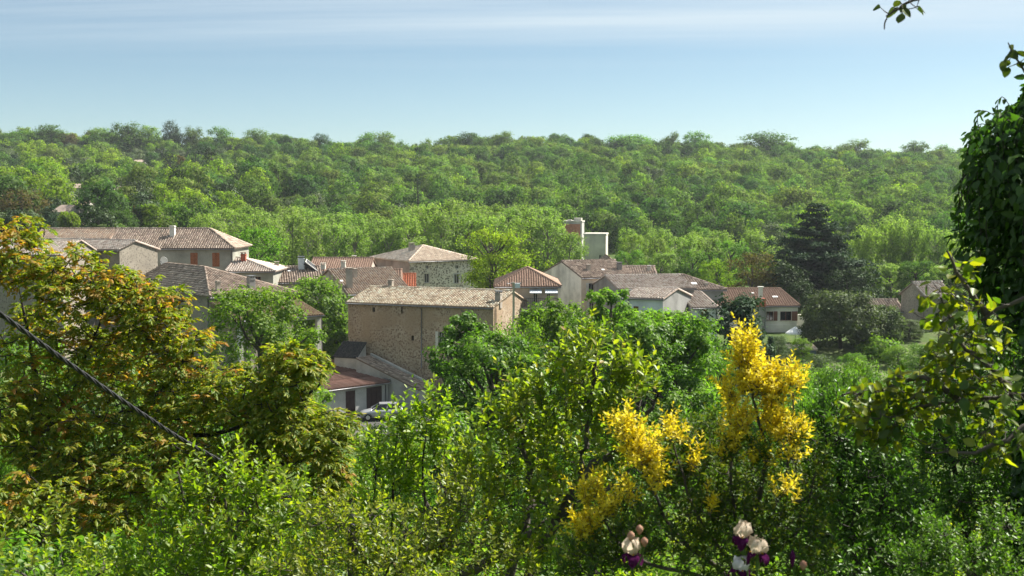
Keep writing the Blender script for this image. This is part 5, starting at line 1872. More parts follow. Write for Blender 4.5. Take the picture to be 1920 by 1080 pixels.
# ---- coppery walnut, left
rg = np.random.RandomState(21)
WL = [(30, 470, 21, 60, 70, 0.9, 80, 0.75), (130, 520, 21, 75, 62, 1.0, 100, 0.8), (228, 545, 21.3, 62, 60, 0.9, 90, 0.8), (300, 600, 21.2, 66, 70, 0.9, 100, 0.85), (350, 665, 21, 58, 60, 0.8, 70, 0.8),
      (90, 640, 21.6, 110, 80, 1.2, 110, 0.5), (215, 680, 21.8, 100, 80, 1.2, 110, 0.55), (40, 780, 20.4, 80, 90, 1.1, 120, 0.35), (150, 820, 20.6, 120, 90, 1.2, 130, 0.4), (330, 770, 21, 80, 70, 1.0, 100, 0.25),
      (440, 740, 20.6, 70, 62, 0.9, 100, 0.12), (545, 690, 20.4, 58, 50, 0.8, 90, 0.06), (585, 690, 20.4, 24, 36, 0.5, 22, 0.05), (520, 790, 20.2, 78, 64, 0.9, 120, 0.06), (618, 812, 20.2, 50, 44, 0.8, 74, 0.05), (612, 890, 20, 52, 56, 0.8, 64, 0.08),
      (480, 880, 20.4, 95, 70, 1.0, 110, 0.12), (330, 860, 20, 110, 70, 1.1, 110, 0.4), (60, 930, 19.4, 100, 80, 1.1, 130, 0.3), (200, 930, 19.4, 120, 80, 1.1, 130, 0.45), (400, 970, 20.6, 120, 70, 1.0, 60, 0.3)]
T, I = lobes(rg, [l[:6] + (int(l[6] * 1.12),) for l in WL])
sk = Skel(22)
wb = basept(60, 22)
sk.limb([wb] + P3((70, 1000, 22), (60, 860, 22), (70, 800, 22)), 0.2, 0.12, 9)
sk.limb(P3((70, 800, 22), (72, 740, 21.8), (60, 660, 21.6), (40, 560, 21.4)), 0.07, 0.02)
sk.limb(P3((70, 805, 22), (125, 785, 21.8), (150, 700, 21.6), (190, 600, 21.4)), 0.065, 0.02)
sk.limb(P3((75, 810, 22), (120, 790, 21.6), (190, 785, 21.3), (280, 760, 21), (330, 700, 21)), 0.055, 0.02)
sk.limb(P3((60, 880, 22), (180, 860, 21.6), (320, 830, 21), (450, 800, 20.6), (560, 760, 20.3), (600, 720, 20.3)), 0.065, 0.018)
sk.limb(P3((320, 830, 21), (430, 880, 20.6), (540, 870, 20.2), (620, 850, 20)), 0.06, 0.02)
sk.limb(P3((65, 900, 22), (20, 820, 21.4), (-40, 700, 21.2)), 0.07, 0.02)
D = sk.grow(T, 0.016, 4)
lv = Leaves()
clw = np.where(rg.rand(len(I)) < np.array([l[7] for l in WL])[I] * 0.4, 0.85, 0.05)      # each whorl is coppery or already green
rosettes(lv, rg, T, D, 5, 0.25, 0.100, 0.40, np.clip(clw, 0, 1), 0.45)
fg('walnut_tree', 'large walnut tree with coppery orange and yellow-green young leaves at left', 'walnut tree', sk, lv, L_walnut, M_barkd, wb)


# ---- bright plum shrub, bottom left of centre
def shrub(name, label, cat, seed, root, stems, L, leafm, bark, Ls, nl, leaf, wide, cl, ang=1.0, up=0.9, r=0.007, bend=0.15, tipcl=None, r0=0.04, droop=0.0):
    rg = np.random.RandomState(seed)
    T, I = lobes(rg, [l[:7] for l in L])
    sk = Skel(seed + 1)
    b = basept(*root)
    for st in stems:
        sk.limb([b] + P3(*st), r0, r0 * 0.25)
    D = sk.grow(T, r, 4)
    D = nrmz(D * 0.5 + np.array([0, 0, up]) + rg.normal(size=D.shape) * 0.35)
    lv = Leaves()
    c = np.array([l[7] if len(l) > 7 else cl for l in L])[I]
    c = np.clip(c + rg.normal(size=len(c)) * 0.18, 0, 1) if tipcl is None else (rg.rand(len(c)) < c * c).astype(float)
    shoots(lv, sk, rg, T, D, Ls, nl, leaf, wide, c, ang, bend, tipcl, r * 0.45, droop=droop)
    return fg(name, label, cat, sk, lv, leafm, bark, b)


shrub('plum_tree', 'young plum tree with shining bright green leaves in front of the walnut', 'plum tree', 31, (440, 11),
      [[(430, 1080, 11), (436, 1000, 11), (420, 930, 11)], [(436, 1000, 11), (480, 930, 11), (500, 880, 11)], [(430, 1040, 11), (350, 960, 11.2), (330, 880, 11.2)]],
      [(330, 942, 11, 48, 70, 0.35, 25), (420, 918, 11, 60, 60, 0.4, 34), (500, 958, 11, 70, 80, 0.4, 42), (400, 1022, 10.8, 90, 70, 0.5, 51), (560, 1028, 10.8, 60, 80, 0.4, 34), (320, 1062, 10.8, 70, 70, 0.4, 34), (460, 1078, 10.6, 110, 50, 0.5, 51), (250, 1092, 10.8, 70, 50, 0.4, 25)],
      L_plum, M_bark, 0.30, 13, 0.082, 0.5, 0.25)
shrub('plum_bush', 'leafy green plum bush in the bottom left corner', 'plum bush', 33, (110, 12),
      [[(110, 1110, 12), (100, 1066, 12)], [(110, 1110, 12), (200, 1070, 12)], [(110, 1110, 12), (20, 1066, 12)]],
      [(40, 1060, 12, 70, 60, 0.5, 16), (140, 1070, 12, 80, 60, 0.5, 18), (230, 1060, 12, 60, 60, 0.5, 12), (90, 1130, 11.6, 110, 40, 0.5, 21), (230, 1130, 11.6, 80, 40, 0.5, 16), (60, 990, 12.4, 60, 40, 0.4, 8)],
      L_plum, M_bark, 0.28, 12, 0.085, 0.48, 0.5)
shrub('cherry_sapling', 'tall thin sapling with long upright leafy shoots in front of the car', 'sapling', 35, (765, 11.5),
      [[(700, 1000, 11.6), (705, 900, 11.6), (712, 800, 11.6)], [(735, 1000, 11.5), (738, 880, 11.5), (745, 800, 11.5)], [(800, 1000, 11.4), (792, 880, 11.4), (800, 790, 11.4)], [(770, 1020, 11.5), (835, 930, 11.5), (850, 850, 11.5)]],
      [(705, 887, 11.6, 26, 60, 0.3, 22), (742, 831, 11.5, 26, 50, 0.3, 22), (800, 799, 11.4, 30, 50, 0.3, 24), (835, 859, 11.4, 30, 50, 0.3, 18), (700, 987, 11.5, 40, 50, 0.3, 24), (770, 909, 11.4, 50, 60, 0.3, 34)],
      L_plum, M_barkd, 0.34, 13, 0.082, 0.52, 0.15, up=1.5, r=0.006, r0=0.022)
shrub('wild_shrub', 'fine-leaved yellow-green shrub along the bottom edge left of centre', 'shrub', 37, (720, 9.6),
      [[(700, 1080, 9.6), (660, 1000, 9.6)], [(720, 1080, 9.6), (760, 1000, 9.6)], [(720, 1090, 9.6), (860, 1020, 9.6)]],
      [(620, 1000, 9.8, 60, 70, 0.4, 50), (700, 1010, 9.6, 70, 70, 0.4, 60), (790, 1020, 9.6, 70, 60, 0.4, 60), (870, 1000, 9.8, 70, 70, 0.4, 60), (600, 1070, 9.4, 90, 40, 0.4, 50), (760, 1080, 9.2, 120, 40, 0.4, 80), (930, 1060, 9.6, 80, 50, 0.4, 50), (850, 930, 10, 50, 50, 0.4, 36)],
      L_pear, M_bark, 0.22, 12, 0.056, 0.48, 0.75)
shrub('pear_tree', 'pear tree with slender upright shoots in the middle foreground', 'pear tree', 39, (800, 10.6),
      [[(850, 1085, 10.6), (900, 1064, 10.6), (980, 1015, 10.6), (1050, 960, 10.5), (1088, 890, 10.5), (1100, 810, 10.5), (1112, 720, 10.5), (1118, 650, 10.5)],
       [(980, 1015, 10.6), (1000, 930, 10.8), (985, 840, 10.8), (970, 760, 10.8)], [(1088, 890, 10.5), (1150, 850, 10.4), (1210, 790, 10.4), (1235, 740, 10.4)], [(1050, 960, 10.5), (1120, 930, 10.3), (1180, 880, 10.3)]],
      [(1110, 690, 10.5, 62, 50, 0.35, 33), (1060, 740, 10.5, 50, 60, 0.35, 28), (985, 760, 10.8, 44, 50, 0.35, 24), (1190, 730, 10.4, 46, 44, 0.3, 25), (1130, 790, 10.4, 70, 60, 0.4, 36), (1040, 850, 10.6, 70, 60, 0.4, 36), (945, 830, 10.9, 50, 60, 0.4, 28), (1170, 870, 10.3, 56, 50, 0.35, 28),
       (960, 920, 10.8, 70, 60, 0.4, 36), (1080, 950, 10.4, 80, 60, 0.4, 36), (1020, 1030, 10.2, 90, 50, 0.4, 36), (900, 900, 11, 50, 50, 0.4, 21)],
      L_pear, M_bark, 0.32, 13, 0.092, 0.48, 0.3, up=1.3, r0=0.055)

# ---- golden euonymus
GL = [(1398, 668, 6.1, 20, 34, 0.10, 47, 1.0), (1412, 716, 6.1, 26, 34, 0.12, 62, 1.0), (1452, 736, 6.1, 26, 34, 0.12, 56, 1.0), (1486, 722, 6.1, 12, 34, 0.08, 22, 1.0), (1368, 752, 6.1, 12, 34, 0.08, 22, 1.0), (1384, 800, 6.1, 20, 36, 0.12, 36, 0.95),
      (1452, 800, 6.1, 28, 34, 0.12, 44, 0.95), (1490, 830, 6.1, 23, 44, 0.12, 39, 0.9), (1368, 850, 6.0, 23, 30, 0.10, 28, 0.85), (1436, 862, 6.0, 31, 30, 0.12, 30, 0.75), (1170, 812, 6.0, 20, 24, 0.08, 25, 1.0), (1200, 850, 6.0, 28, 38, 0.10, 53, 1.0),
      (1226, 892, 6.0, 18, 34, 0.08, 30, 1.0), (1260, 818, 6.2, 17, 20, 0.08, 16, 1.0), (1300, 872, 6.2, 9, 24, 0.06, 11, 1.0), (1108, 930, 5.9, 18, 20, 0.08, 21, 1.0), (1136, 962, 5.9, 22, 22, 0.08, 25, 1.0), (1098, 1000, 5.9, 28, 26, 0.08, 32, 1.0), (1180, 940, 6.0, 15, 20, 0.06, 14, 0.9), (1460, 930, 5.9, 31, 20, 0.1, 11, 0.9), (1330, 940, 5.9, 15, 40, 0.1, 5, 0.8)]
GG = [(1300, 930, 6.3, 90, 90, 0.35, 120, 0.0), (1420, 940, 6.2, 110, 80, 0.35, 150, 0.04), (1180, 1000, 6.0, 80, 70, 0.3, 100, 0.02), (1510, 900, 6.4, 60, 90, 0.3, 90, 0.0), (1330, 830, 6.5, 60, 60, 0.25, 70, 0.0), (1250, 870, 6.4, 50, 60, 0.25, 60, 0.0), (1340, 1030, 6.0, 130, 70, 0.35, 150, 0.02), (1490, 1030, 6.0, 90, 70, 0.3, 100, 0.0), (1110, 1050, 5.9, 70, 50, 0.25, 60, 0.02)]
shrub('golden_euonymus', 'golden euonymus shrub with bright yellow shoot tips in the foreground', 'shrub', 41, (1380, 6.4),
      [[(1390, 1080, 6.3), (1420, 950, 6.2), (1440, 850, 6.1), (1415, 760, 6.1), (1398, 670, 6.1)], [(1390, 1080, 6.3), (1480, 900, 6.2), (1486, 740, 6.1)], [(1390, 1080, 6.3), (1370, 900, 6.1), (1368, 770, 6.1)],
       [(1390, 1100, 6.3), (1260, 1000, 6.1), (1215, 900, 6.0), (1175, 820, 6.0)], [(1390, 1100, 6.3), (1180, 1050, 5.9), (1120, 960, 5.9)], [(1390, 1080, 6.3), (1300, 960, 6.2), (1262, 830, 6.2)], [(1390, 1080, 6.3), (1500, 1000, 6.2), (1530, 880, 6.3)]],
      GL + GG, L_gold, M_bark, 0.11, 14, 0.036, 0.40, 0.5, ang=1.0, up=1.1, r=0.004, tipcl=0.05, r0=0.018, bend=0.2)

# ---- dark glossy shrubs, right
shrub('laurel_shrub', 'dark glossy green shrub right of the golden one', 'shrub', 43, (1620, 7.6),
      [[(1610, 1080, 7.6), (1580, 950, 7.6), (1560, 800, 7.6)], [(1620, 1080, 7.6), (1660, 930, 7.6)], [(1620, 1080, 7.6), (1510, 980, 7.4)]],
      [(1560, 800, 7.6, 50, 60, 0.4, 60), (1600, 880, 7.6, 80, 70, 0.5, 90), (1540, 950, 7.4, 80, 80, 0.5, 90), (1660, 960, 7.6, 80, 80, 0.5, 90), (1600, 1050, 7.2, 130, 60, 0.5, 120), (1500, 860, 7.7, 40, 60, 0.3, 40)],
      L_holly, M_barkd, 0.20, 15, 0.050, 0.42, 0.35, r0=0.03)
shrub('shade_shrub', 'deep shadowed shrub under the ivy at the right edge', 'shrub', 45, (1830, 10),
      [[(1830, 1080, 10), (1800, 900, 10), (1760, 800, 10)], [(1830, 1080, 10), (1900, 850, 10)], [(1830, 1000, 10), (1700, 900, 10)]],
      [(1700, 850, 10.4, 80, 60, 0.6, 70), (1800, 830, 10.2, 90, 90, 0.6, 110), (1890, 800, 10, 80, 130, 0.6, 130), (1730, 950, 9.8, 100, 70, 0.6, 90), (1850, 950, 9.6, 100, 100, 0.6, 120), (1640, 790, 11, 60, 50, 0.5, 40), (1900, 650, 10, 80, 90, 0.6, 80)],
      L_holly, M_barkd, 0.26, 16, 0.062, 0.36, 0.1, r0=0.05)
shrub('box_shrub', 'small bright-tipped shrub in the bottom right corner', 'shrub', 47, (1800, 6.4),
      [[(1790, 1080, 6.4), (1770, 1000, 6.4)], [(1800, 1090, 6.4), (1880, 1000, 6.4)]],
      [(1765, 1020, 6.4, 36, 44, 0.2, 44), (1800, 1055, 6.3, 60, 30, 0.25, 44), (1885, 1010, 6.4, 36, 60, 0.25, 44), (1740, 1060, 6.3, 50, 30, 0.2, 40), (1860, 1070, 6.2, 60, 30, 0.2, 40)],
      L_holly, M_bark, 0.12, 13, 0.034, 0.45, 0.8, r0=0.02, r=0.004)

# ---- ivy-clad trunk, right edge
rg = np.random.RandomState(51)
ib = basept(2000, 9.0)
ivr = tag(empty('ivy_clad_trunk', ib), 'old trunk buried in dark hanging ivy at the right edge', 'ivy')
tb = Tubes()
zt = pt(1945, 142, 9.0).z - ib.z
t = np.linspace(0, 1, 10)
tb.add(np.stack([np.sin(t * 3) * 0.05, np.cos(t * 4) * 0.05, t * (zt - 0.3)], 1), 0.26 - 0.06 * t, 10)
lv = Leaves()
n = 19000
z = rg.rand(n) ** 0.75
ph = rg.rand(n) * 6.28
zz_ = z * zt
# girth of the ivy mass at each height: bulges, widest below the middle
top_f = np.clip((zt - zz_) / 0.45, 0, 1) ** 0.55
rad_ = (0.52 + 0.16 * np.sin(zz_ * 2.6 + 1.9) + 0.10 * np.sin(zz_ * 5.3 + ph * 2) + 0.08 * np.sin(ph * 3 + zz_ * 3)) * top_f + 0.05
rad_ *= 0.45 + 0.65 * np.clip((zz_ - (zt - 2.15)) / 0.5, 0, 1)          # the ivy thins out towards the foot of the trunk
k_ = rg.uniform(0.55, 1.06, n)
pos = np.stack([np.cos(ph) * rad_ * k_, np.sin(ph) * rad_ * k_, zz_], 1)
out_ = np.stack([np.cos(ph), np.sin(ph), np.zeros(n)], 1)
nr = nrmz(out_ + rg.normal(size=(n, 3)) * 0.35 + np.array([0, 0, 0.35]))
dv = np.array([0, 0, -0.7]) + out_ * 0.5 + rg.normal(size=(n, 3)) * 0.6
l = 0.095 * rg.uniform(0.55, 1.25, n)
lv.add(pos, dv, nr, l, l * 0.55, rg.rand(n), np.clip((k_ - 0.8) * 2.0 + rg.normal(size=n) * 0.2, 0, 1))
for i in range(240):                       # loose sprays hanging clear of the mass
    p0 = rg.rand() * 6.28
    z0 = zt - rg.uniform(0.0, 2.2)
    r0_ = (0.53 + 0.14 * math.sin(z0 * 2.6 + 1.9)) * (1 if z0 < zt - 0.3 else 0.5)
    m_ = 9
    s = np.linspace(0, 1, m_)
    Lh = rg.uniform(0.2, 0.5)
    o3 = np.array([math.cos(p0), math.sin(p0), 0])
    up_ = 0.5 if z0 > zt - 0.5 else 0.15
    Q = o3 * (r0_ + 0.14 * np.sin(s * 2.2))[:, None] + np.array([0, 0, 1.0]) * (z0 + up_ * Lh * np.sin(s * 2.4) - Lh * s * s)[:, None]
    tb.add(Q, np.full(m_, 0.004), 3)
    l = 0.085 * rg.uniform(0.7, 1.2, m_)
    lv.add(Q, np.array([0, 0, -1.0]) + rg.normal(size=(m_, 3)) * 0.5 + o3 * 0.3, nrmz(o3 + rg.normal(size=(m_, 3)) * 0.4 + np.array([0, 0, 0.4])), l, l * 0.52, rg.rand(m_), rg.uniform(0.3, 1, m_))
tb.build('trunk', M_barkd, ivr)
o = lv.build('ivy', L_ivy, ivr, True)
o['kind'] = 'stuff'

# ---- large-leaved tree reaching in from the right, every large leaf a piece of its own
def big_leaf_mesh(seed, n=5):
    rng = np.random.RandomState(seed)
    us = np.linspace(0, 1, n + 1)
    V, Fs = [], []
    curl, tw = rng.uniform(-0.25, 0.1), rng.uniform(-0.15, 0.15)
    for u in us:
        w = 0.34 * math.sin(math.pi * u ** 0.85) ** 0.75 if 0 < u < 1 else 0.012
        zc = curl * (u ** 2) + 0.03 * math.sin(u * 6)
        for v in (-1, -0.5, 0, 0.5, 1):
            V.append((u, v * w, zc + 0.16 * abs(v) * w * 1.6 + tw * v * w * u + rng.normal() * 0.006))
    for i in range(n):
        for j in range(4):
            a = i * 5 + j
            Fs.append((a, a + 1, a + 6, a + 5))
    me = mesh_np('leaf', V, [np.array(Fs)], {'var': np.full(len(V), rng.rand())}, True)
    me.materials.append(L_big)
    return me


leafm_ = [big_leaf_mesh(60 + i) for i in range(6)]
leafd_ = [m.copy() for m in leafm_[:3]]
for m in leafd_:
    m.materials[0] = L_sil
rg = np.random.RandomState(61)
tb_ = basept(2080, 6.2)
bt = tag(empty('large_leaved_tree', tb_), 'tree with large yellow-lit leaves reaching in from the right edge', 'tree')
sk = Skel(62)
sk.limb([tb_] + P3((2080, 900, 6.2), (2070, 600, 6.2), (2060, 250, 6.2), (2040, -60, 6.2)), 0.10, 0.035, 8)
BR = [[(2075, 760, 6.2), (1990, 742, 6.2), (1905, 740, 6.3), (1800, 752, 6.4), (1700, 765, 6.5), (1622, 808, 6.5)], [(1905, 742, 6.3), (1860, 690, 6.3), (1800, 650, 6.4), (1765, 560, 6.5)], [(1990, 745, 6.2), (1900, 820, 6.1), (1830, 850, 6.1), (1735, 848, 6.2)],
      [(2060, 560, 6.2), (1960, 540, 6.2), (1850, 590, 6.4), (1800, 640, 6.4)], [(1800, 752, 6.4), (1730, 700, 6.5), (1650, 735, 6.6), (1580, 740, 6.6)], [(1850, 590, 6.4), (1800, 520, 6.4), (1775, 470, 6.4)]]
for b in BR:
    sk.limb(P3(*b), 0.020, 0.005, 6, 5)
TP = [[(2045, -40, 6.2), (1900, -60, 6.0), (1760, -20, 5.9), (1700, 6, 5.9), (1660, 30, 5.9), (1658, 55, 5.9)], [(2060, 250, 6.2), (1970, 190, 6.0), (1915, 130, 6.0), (1890, 80, 6.0)]]
for b in TP:
    sk.limb(P3(*b), 0.014, 0.003, 5, 5)
BL = [(1640, 770, 6.5, 60, 60, 0.25, 62), (1720, 740, 6.5, 70, 60, 0.25, 66), (1800, 680, 6.4, 60, 60, 0.25, 52), (1775, 590, 6.4, 60, 60, 0.25, 40), (1850, 620, 6.3, 50, 60, 0.2, 26), (1800, 500, 6.4, 30, 40, 0.2, 16), (1850, 730, 6.3, 60, 50, 0.25, 30), (1880, 830, 6.1, 50, 40, 0.2, 16), (1760, 830, 6.2, 50, 22, 0.2, 10),
      (1690, 10, 5.9, 36, 24, 0.12, 12), (1900, 110, 6.0, 18, 26, 0.1, 8)]
T, I = lobes(rg, BL)
D = sk.grow(T, 0.0045, 4, 0.0)
for i in range(len(T)):
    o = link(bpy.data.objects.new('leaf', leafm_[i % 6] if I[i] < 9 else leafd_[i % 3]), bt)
    d = Vector(D[i]) * 0.6 + Vector(rg.normal(size=3)) * 0.55 + Vector((0, 0, -0.35))
    nrm = Vector(rg.normal(size=3)) * 0.6 + Vector((0, 0, 0.8))
    d.normalize()
    sd = nrm.cross(d).normalized()
    n2 = d.cross(sd)
    s = rg.uniform(0.055, 0.095) if I[i] < 9 else rg.uniform(0.05, 0.07)
    Mx = Matrix((( d.x, sd.x, n2.x, 0), (d.y, sd.y, n2.y, 0), (d.z, sd.z, n2.z, 0), (0, 0, 0, 1))) @ Matrix.Scale(s, 4)
    Mx.translation = Vector(T[i]) - tb_
    o.matrix_basis = Mx
T2, I2 = lobes(rg, [(1630, 770, 6.55, 66, 56, 0.25, 110), (1725, 745, 6.5, 80, 60, 0.3, 110), (1660, 815, 6.5, 50, 30, 0.2, 40), (1800, 670, 6.4, 70, 70, 0.3, 110), (1780, 580, 6.4, 60, 60, 0.3, 40), (1860, 760, 6.3, 60, 60, 0.3, 70), (1870, 840, 6.2, 50, 40, 0.2, 30), (1810, 510, 6.4, 36, 40, 0.2, 10)])
for b in ([(2060, 300, 6.2), (2160, 150, 6.0), (2260, 60, 5.8)], [(2050, 60, 6.2), (2120, -80, 6.3), (2220, -160, 6.4)], [(2068, 480, 6.2), (2180, 380, 6.3), (2300, 330, 6.2)], [(2062, 200, 6.2), (2080, 60, 5.6), (2100, -40, 5.2)]):
    sk.limb(P3(*b), 0.03, 0.008, 6, 5)
T3, I3 = lobes(rg, [(2150, 60, 6.1, 130, 140, 0.6, 260), (2220, 260, 6.1, 120, 130, 0.6, 220), (2160, -140, 6.1, 120, 100, 0.6, 160), (2250, 430, 6.2, 110, 90, 0.5, 130), (2100, 200, 5.6, 60, 120, 0.4, 100)])
T2 = np.concatenate([T2, T3])
D2 = sk.grow(T2, 0.0035, 3, 0.0, keep=False)
lv = Leaves()
m_ = len(T2)
nr = nrmz(rg.normal(size=(m_, 3)) * 0.6 + np.array([0, 0, 0.8]))
l = rg.uniform(0.05, 0.085, m_)
lv.add(T2 - np.array(tuple(tb_)), D2 * 0.6 + rg.normal(size=(m_, 3)) * 0.5 + np.array([0, 0, -0.3]), nr, l, l * 0.62, rg.rand(m_), rg.rand(m_))
o = lv.build('foliage', L_big, bt)
o['kind'] = 'stuff'
for a in sk.tb.V:
    a -= np.array(tuple(tb_))
sk.tb.build('branches', M_bark, bt)

# ---- irises
def petal_mat(name, c0, c1, tr=0.4):
    m, nt, out = new_mat(name)
    n = noise(nt, objcoord(nt, (1, 1, 1)), 40, 3)
    c = ramp(nt, n, [(0.3, c0), (0.7, c1)])
    d = nt.nodes.new('ShaderNodeBsdfDiffuse')
    t = nt.nodes.new('ShaderNodeBsdfTranslucent')
    nt.links.new(c, d.inputs[0])
    nt.links.new(c, t.inputs[0])
    mx = nt.nodes.new('ShaderNodeMixShader')
    mx.inputs[0].default_value = tr
    nt.links.new(d.outputs[0], mx.inputs[1])
    nt.links.new(t.outputs[0], mx.inputs[2])
    nt.links.new(mx.outputs[0], out.inputs[0])
    return m


M_stand = petal_mat('iris_cream_petal', (0.56, 0.45, 0.33), (0.74, 0.64, 0.52), 0.5)
M_fall = petal_mat('iris_purple_petal', (0.040, 0.006, 0.030), (0.105, 0.018, 0.085), 0.35)
M_white_p = petal_mat('iris_white_petal', (0.70, 0.66, 0.70), (0.80, 0.76, 0.78), 0.5)
M_dried = petal_mat('iris_dried_bloom', (0.26, 0.13, 0.09), (0.46, 0.29, 0.20), 0.3)
M_beard = petal_mat('iris_beard', (0.55, 0.28, 0.03), (0.70, 0.42, 0.05), 0.2)
M_stem = petal_mat('iris_stem', (0.07, 0.12, 0.03), (0.12, 0.18, 0.05), 0.2)


def petal(parent, name, mat, c, az, prof, wid, rng, ruff=0.006):
    """petal swept along a profile (radial, height) with a ruffled edge"""
    V, Fs = [], []
    n, m = len(prof), 7
    f1, f2, wid = rng.uniform(0.8, 1.25), rng.uniform(0.85, 1.12), wid * rng.uniform(0.85, 1.15)
    prof = [(r * f1, z * f2) for r, z in prof]
    ca, sa = math.cos(az), math.sin(az)
    for i, (r, z) in enumerate(prof):
        w = wid * math.sin(math.pi * (0.12 + 0.86 * i / (n - 1))) ** 0.8
        for j in range(m):
            v = -1 + 2 * j / (m - 1)
            rr = r - 0.2 * w * v * v * (1 if z > 0 else -0.4) + ruff * math.sin(v * 9 + i) * abs(v)
            V.append((c[0] + ca * rr - sa * v * w, c[1] + sa * rr + ca * v * w, c[2] + z + ruff * math.cos(v * 8 + i * 1.3) * abs(v)))
    for i in range(n - 1):
        for j in range(m - 1):
            a = i * m + j
            Fs.append((a, a + 1, a + m + 1, a + m))
    o = obj_np(name, V, [np.array(Fs)], mat, parent, None, True)
    return o


def iris_bloom(parent, c, az, s, ms, mf, rng):
    for k in range(3):
        a = az + k * 2.094
        petal(parent, 'standard_petal', ms, c, a + 1.05, [(0.007 * s, 0.0), (0.028 * s, 0.016 * s), (0.042 * s, 0.040 * s), (0.044 * s, 0.064 * s), (0.030 * s, 0.082 * s), (0.012 * s, 0.088 * s)], 0.034 * s, rng, 0.013)
        petal(parent, 'fall_petal', mf, c, a, [(0.008 * s, 0.0), (0.030 * s, 0.008 * s), (0.052 * s, -0.004 * s), (0.060 * s, -0.030 * s), (0.054 * s, -0.058 * s)], 0.032 * s, rng, 0.008)
        mb = MB()
        ca, sa = math.cos(a), math.sin(a)
        mb.tube([(c[0] + ca * r * s, c[1] + sa * r * s, c[2] + z * s) for r, z in ((0.01, 0.006), (0.025, 0.014), (0.042, 0.010))], 0.004 * s, 5)
        mb.build('beard', M_beard, parent)


def iris(label, px, Y, blooms, buds, seed, tall):
    rng = np.random.RandomState(seed)
    b = basept(px, Y)
    root = tag(empty('iris_plant', b), label, 'iris', 'bearded irises at the bottom edge')
    top = pt(px, tall, Y) - b
    for bl in blooms:
        c = pt(bl[0], bl[1], bl[2]) - b
        mb = MB()
        base = Vector((0, 0, 0)) if bl[5] else Vector((top.x * 0.7, top.y * 0.7, top.z - 0.28))
        mid = base.lerp(c, 0.6) + Vector((0.015, 0, 0))
        mb.tube([base, mid, c + Vector((0, 0, -0.05))], [0.008, 0.007, 0.005], 7)
        mb.tube([c + Vector((0, 0, -0.075)), c + Vector((0, 0, -0.05)), c + Vector((0, 0, 0.0))], [0.004, 0.010, 0.005], 7)
        mb.build('stem', M_stem, root)
        iris_bloom(root, c, bl[3], bl[4], bl[6], bl[7], rng)
    for bx, by, bY, kind in buds:
        c = pt(bx, by, bY) - b
        mb = MB()
        base = Vector((top.x, top.y, top.z - 0.16))
        mb.tube([base, base.lerp(c, 0.5) + Vector((0.004, 0, -0.01)), c + Vector((0, 0, -0.02))], [0.006, 0.005, 0.004], 6)
        mb.build('stalk', M_stem, root)
        mb = MB()
        prof = [(0.001, -0.03), (0.009, -0.015), (0.014, 0.0), (0.012, 0.014), (0.004, 0.024), (0.001, 0.026)]
        mb.lathe([(r * (1.15 if kind == 'dried' else 0.8), z * (0.8 if kind == 'dried' else 1.5)) for r, z in prof], c, 9)
        mb.build('withered_bloom' if kind == 'dried' else 'bud', M_dried if kind == 'dried' else M_fall, root)
    for k in range(7):                     # sword leaves
        a = rng.rand() * 6.28
        L = rng.uniform(0.35, 0.55)
        mb = MB()
        d = Vector((math.cos(a) * 0.35, math.sin(a) * 0.35, 1)).normalized()
        sd = Vector((-math.sin(a), math.cos(a), 0))
        q = [Vector((0, 0, 0)) + d * L * t + Vector((math.cos(a), math.sin(a), 0)) * 0.10 * t * t for t in (0, 0.35, 0.7, 1)]
        for i in range(3):
            w0, w1 = 0.018 * (1 - (i / 3) ** 2), 0.018 * (1 - ((i + 1) / 3) ** 2)
            mb.poly([q[i] - sd * w0, q[i] + sd * w0, q[i + 1] + sd * max(w1, 0.001), q[i + 1] - sd * max(w1, 0.001)])
        mb.build('leaf', M_stem, root)


iris('cream and purple iris with withered buds above it, left of the other irises', 1196, 4.7, [(1186, 1040, 4.7, 0.5, 0.76, True, M_stand, M_fall)], [(1199, 993, 4.72, 'dried'), (1183, 1005, 4.68, 'dried'), (1208, 1016, 4.7, 'dried')], 71, 990)
iris('cream and purple iris carrying three blooms beside the golden shrub', 1402, 4.7, [(1394, 1008, 4.72, 0.2, 0.74, False, M_stand, M_fall), (1420, 1038, 4.66, 1.1, 0.78, True, M_stand, M_fall), (1388, 1070, 4.7, 0.7, 0.7, False, M_white_p, M_fall)], [], 72, 985)
iris('budding iris stalk at the right of the three blooms', 1492, 4.7, [], [(1486, 1048, 4.7, 'bud'), (1506, 1060, 4.7, 'dried')], 73, 1045)

# ---- aerial cable and its post
ca = P3((-40, 562, 8.8), (0, 588, 9.0), (110, 668, 9.7), (220, 745, 10.4), (330, 818, 11.3), (460, 890, 12.3), (570, 946, 13.1), (660, 985, 13.7), (700, 994, 14.0))
cb_ = np.array([tuple(p) for p in ca])
t = np.linspace(0, len(cb_) - 1, 260)
Q = np.stack([np.interp(t, np.arange(len(cb_)), cb_[:, i]) for i in range(3)], 1)
for _ in range(30):
    Q[1:-1] = (Q[:-2] + Q[1:-1] * 2 + Q[2:]) / 4
cable = tag(empty('aerial_cable', Q[0]), 'thick black twisted overhead cable sloping down across the walnut', 'cable')
M_cable = plain_mat('cable_sheath', (0.020, 0.020, 0.021), 0.6, 0.3, 10, 0, 0.35)
arc = np.concatenate([[0], np.cumsum(np.linalg.norm(np.diff(Q, axis=0), axis=1))])
T_ = np.gradient(Q, axis=0)
T_ = nrmz(T_)
A_ = nrmz(np.cross(T_, np.array([0, 0, 1.0])))
B_ = np.cross(T_, A_)
for k in range(3):
    tb = Tubes()
    ph = arc * 2 * math.pi / 0.42 + k * 2.094
    tb.add(Q - Q[0] + (A_ * np.cos(ph)[:, None] + B_ * np.sin(ph)[:, None]) * 0.0115, np.full(len(Q), 0.0105), 6)
    tb.build('strand', M_cable, cable)
p = pt(660, 985, 13.8)
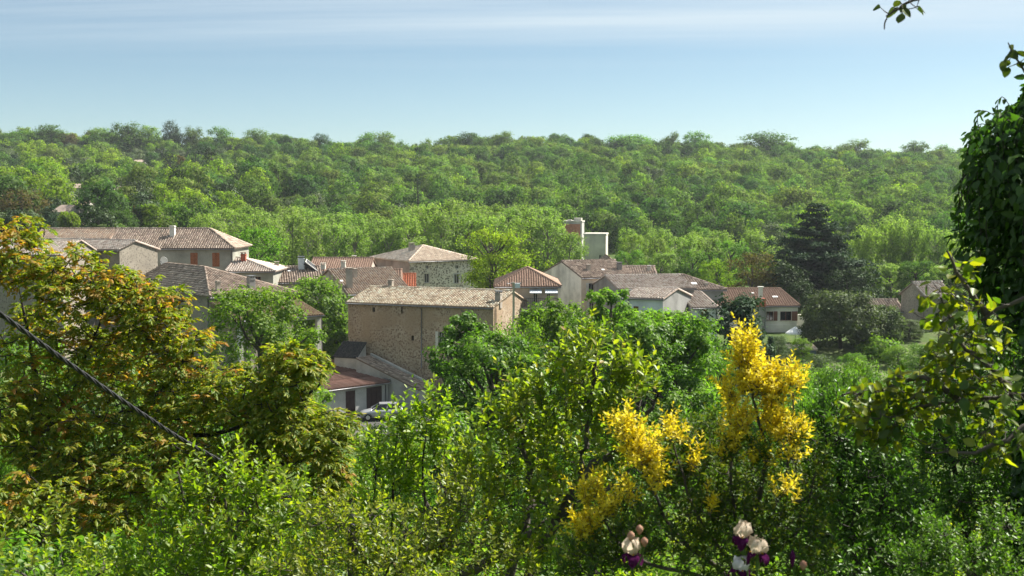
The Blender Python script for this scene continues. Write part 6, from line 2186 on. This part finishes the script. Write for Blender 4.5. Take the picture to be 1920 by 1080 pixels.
post = tag(empty('cable_post', (p.x, p.y, g1(p.x, p.y) - 0.2)), 'dark wooden post holding the overhead cable among the shrubs', 'post')
mb = MB()
zt = p.z - post.location.z
mb.tube([(0, 0.1, 0), (0, 0.1, zt - 0.12)], [0.09, 0.075], 10)
mb.build('shaft', plain_mat('tarred_wood', (0.05, 0.047, 0.043), 0.9, 0.3), post)
mb = MB()
mb.lathe([(0.001, -0.12), (0.065, -0.12), (0.07, -0.02), (0.06, 0.07), (0.035, 0.12), (0.001, 0.13)], (0, 0.1, zt), 12)
mb.build('cap', M_dark, post)
mb = MB()
mb.tube([(0.02, 0.05, zt - 0.03), (0.06, -0.02, zt), (0.2, -0.03, zt + 0.01)], 0.016, 6)
mb.build('clamp', M_zinc, post)

# ---- shrubs that fill the slope below the garden
fill = [broadleaf(700 + i, 3.4, 4.2, [L_deep, L_green, L_plum][i], M_bark, 130, 70, 0.11, 0.12, 0.02, amp=0.3, hollow=0.5, cut=-0.5) for i in range(3)]
rf = np.random.RandomState(77)
k = 0
for Y in (15, 18, 22, 27, 33, 40, 48, 58, 70, 84):
    w = Y * 0.66
    n = int(2 * w / (3.3 + Y * 0.02)) + 1
    for i in range(n):
        x = -w + 2 * w * (i + 0.5) / n + rf.uniform(-0.8, 0.8)
        y = Y + rf.uniform(-1.5, 1.5)
        if y > 80 and -30 < x < 3:
            continue
        s = rf.uniform(0.6, 1.0)
        zt_ = g1(x, y) + 3.4 * s
        plant('slope_shrub', 'leafy green shrub on the slope between garden and village', 'shrub', fill[k % 3], (x, y, g1(x, y) - 0.1), rf.rand() * 6.28, s, 'shrubs on the slope below the garden')
        k += 1


# ------------------------------------------------------------------ air over the valley
m, nt, out = new_mat('haze_air')
pv = nt.nodes.new('ShaderNodeVolumePrincipled')
pv.inputs['Color'].default_value = (0.86, 0.92, 1.0, 1)
pv.inputs['Density'].default_value = 0.00011
pv.inputs['Anisotropy'].default_value = 0.25
nt.links.new(pv.outputs[0], out.inputs['Volume'])
mb = MB()
mb.box((-900, -60, -6), (900, 760, 66))
hz = tag(mb.build('haze', m), 'thin summer haze filling the valley', kind='stuff')
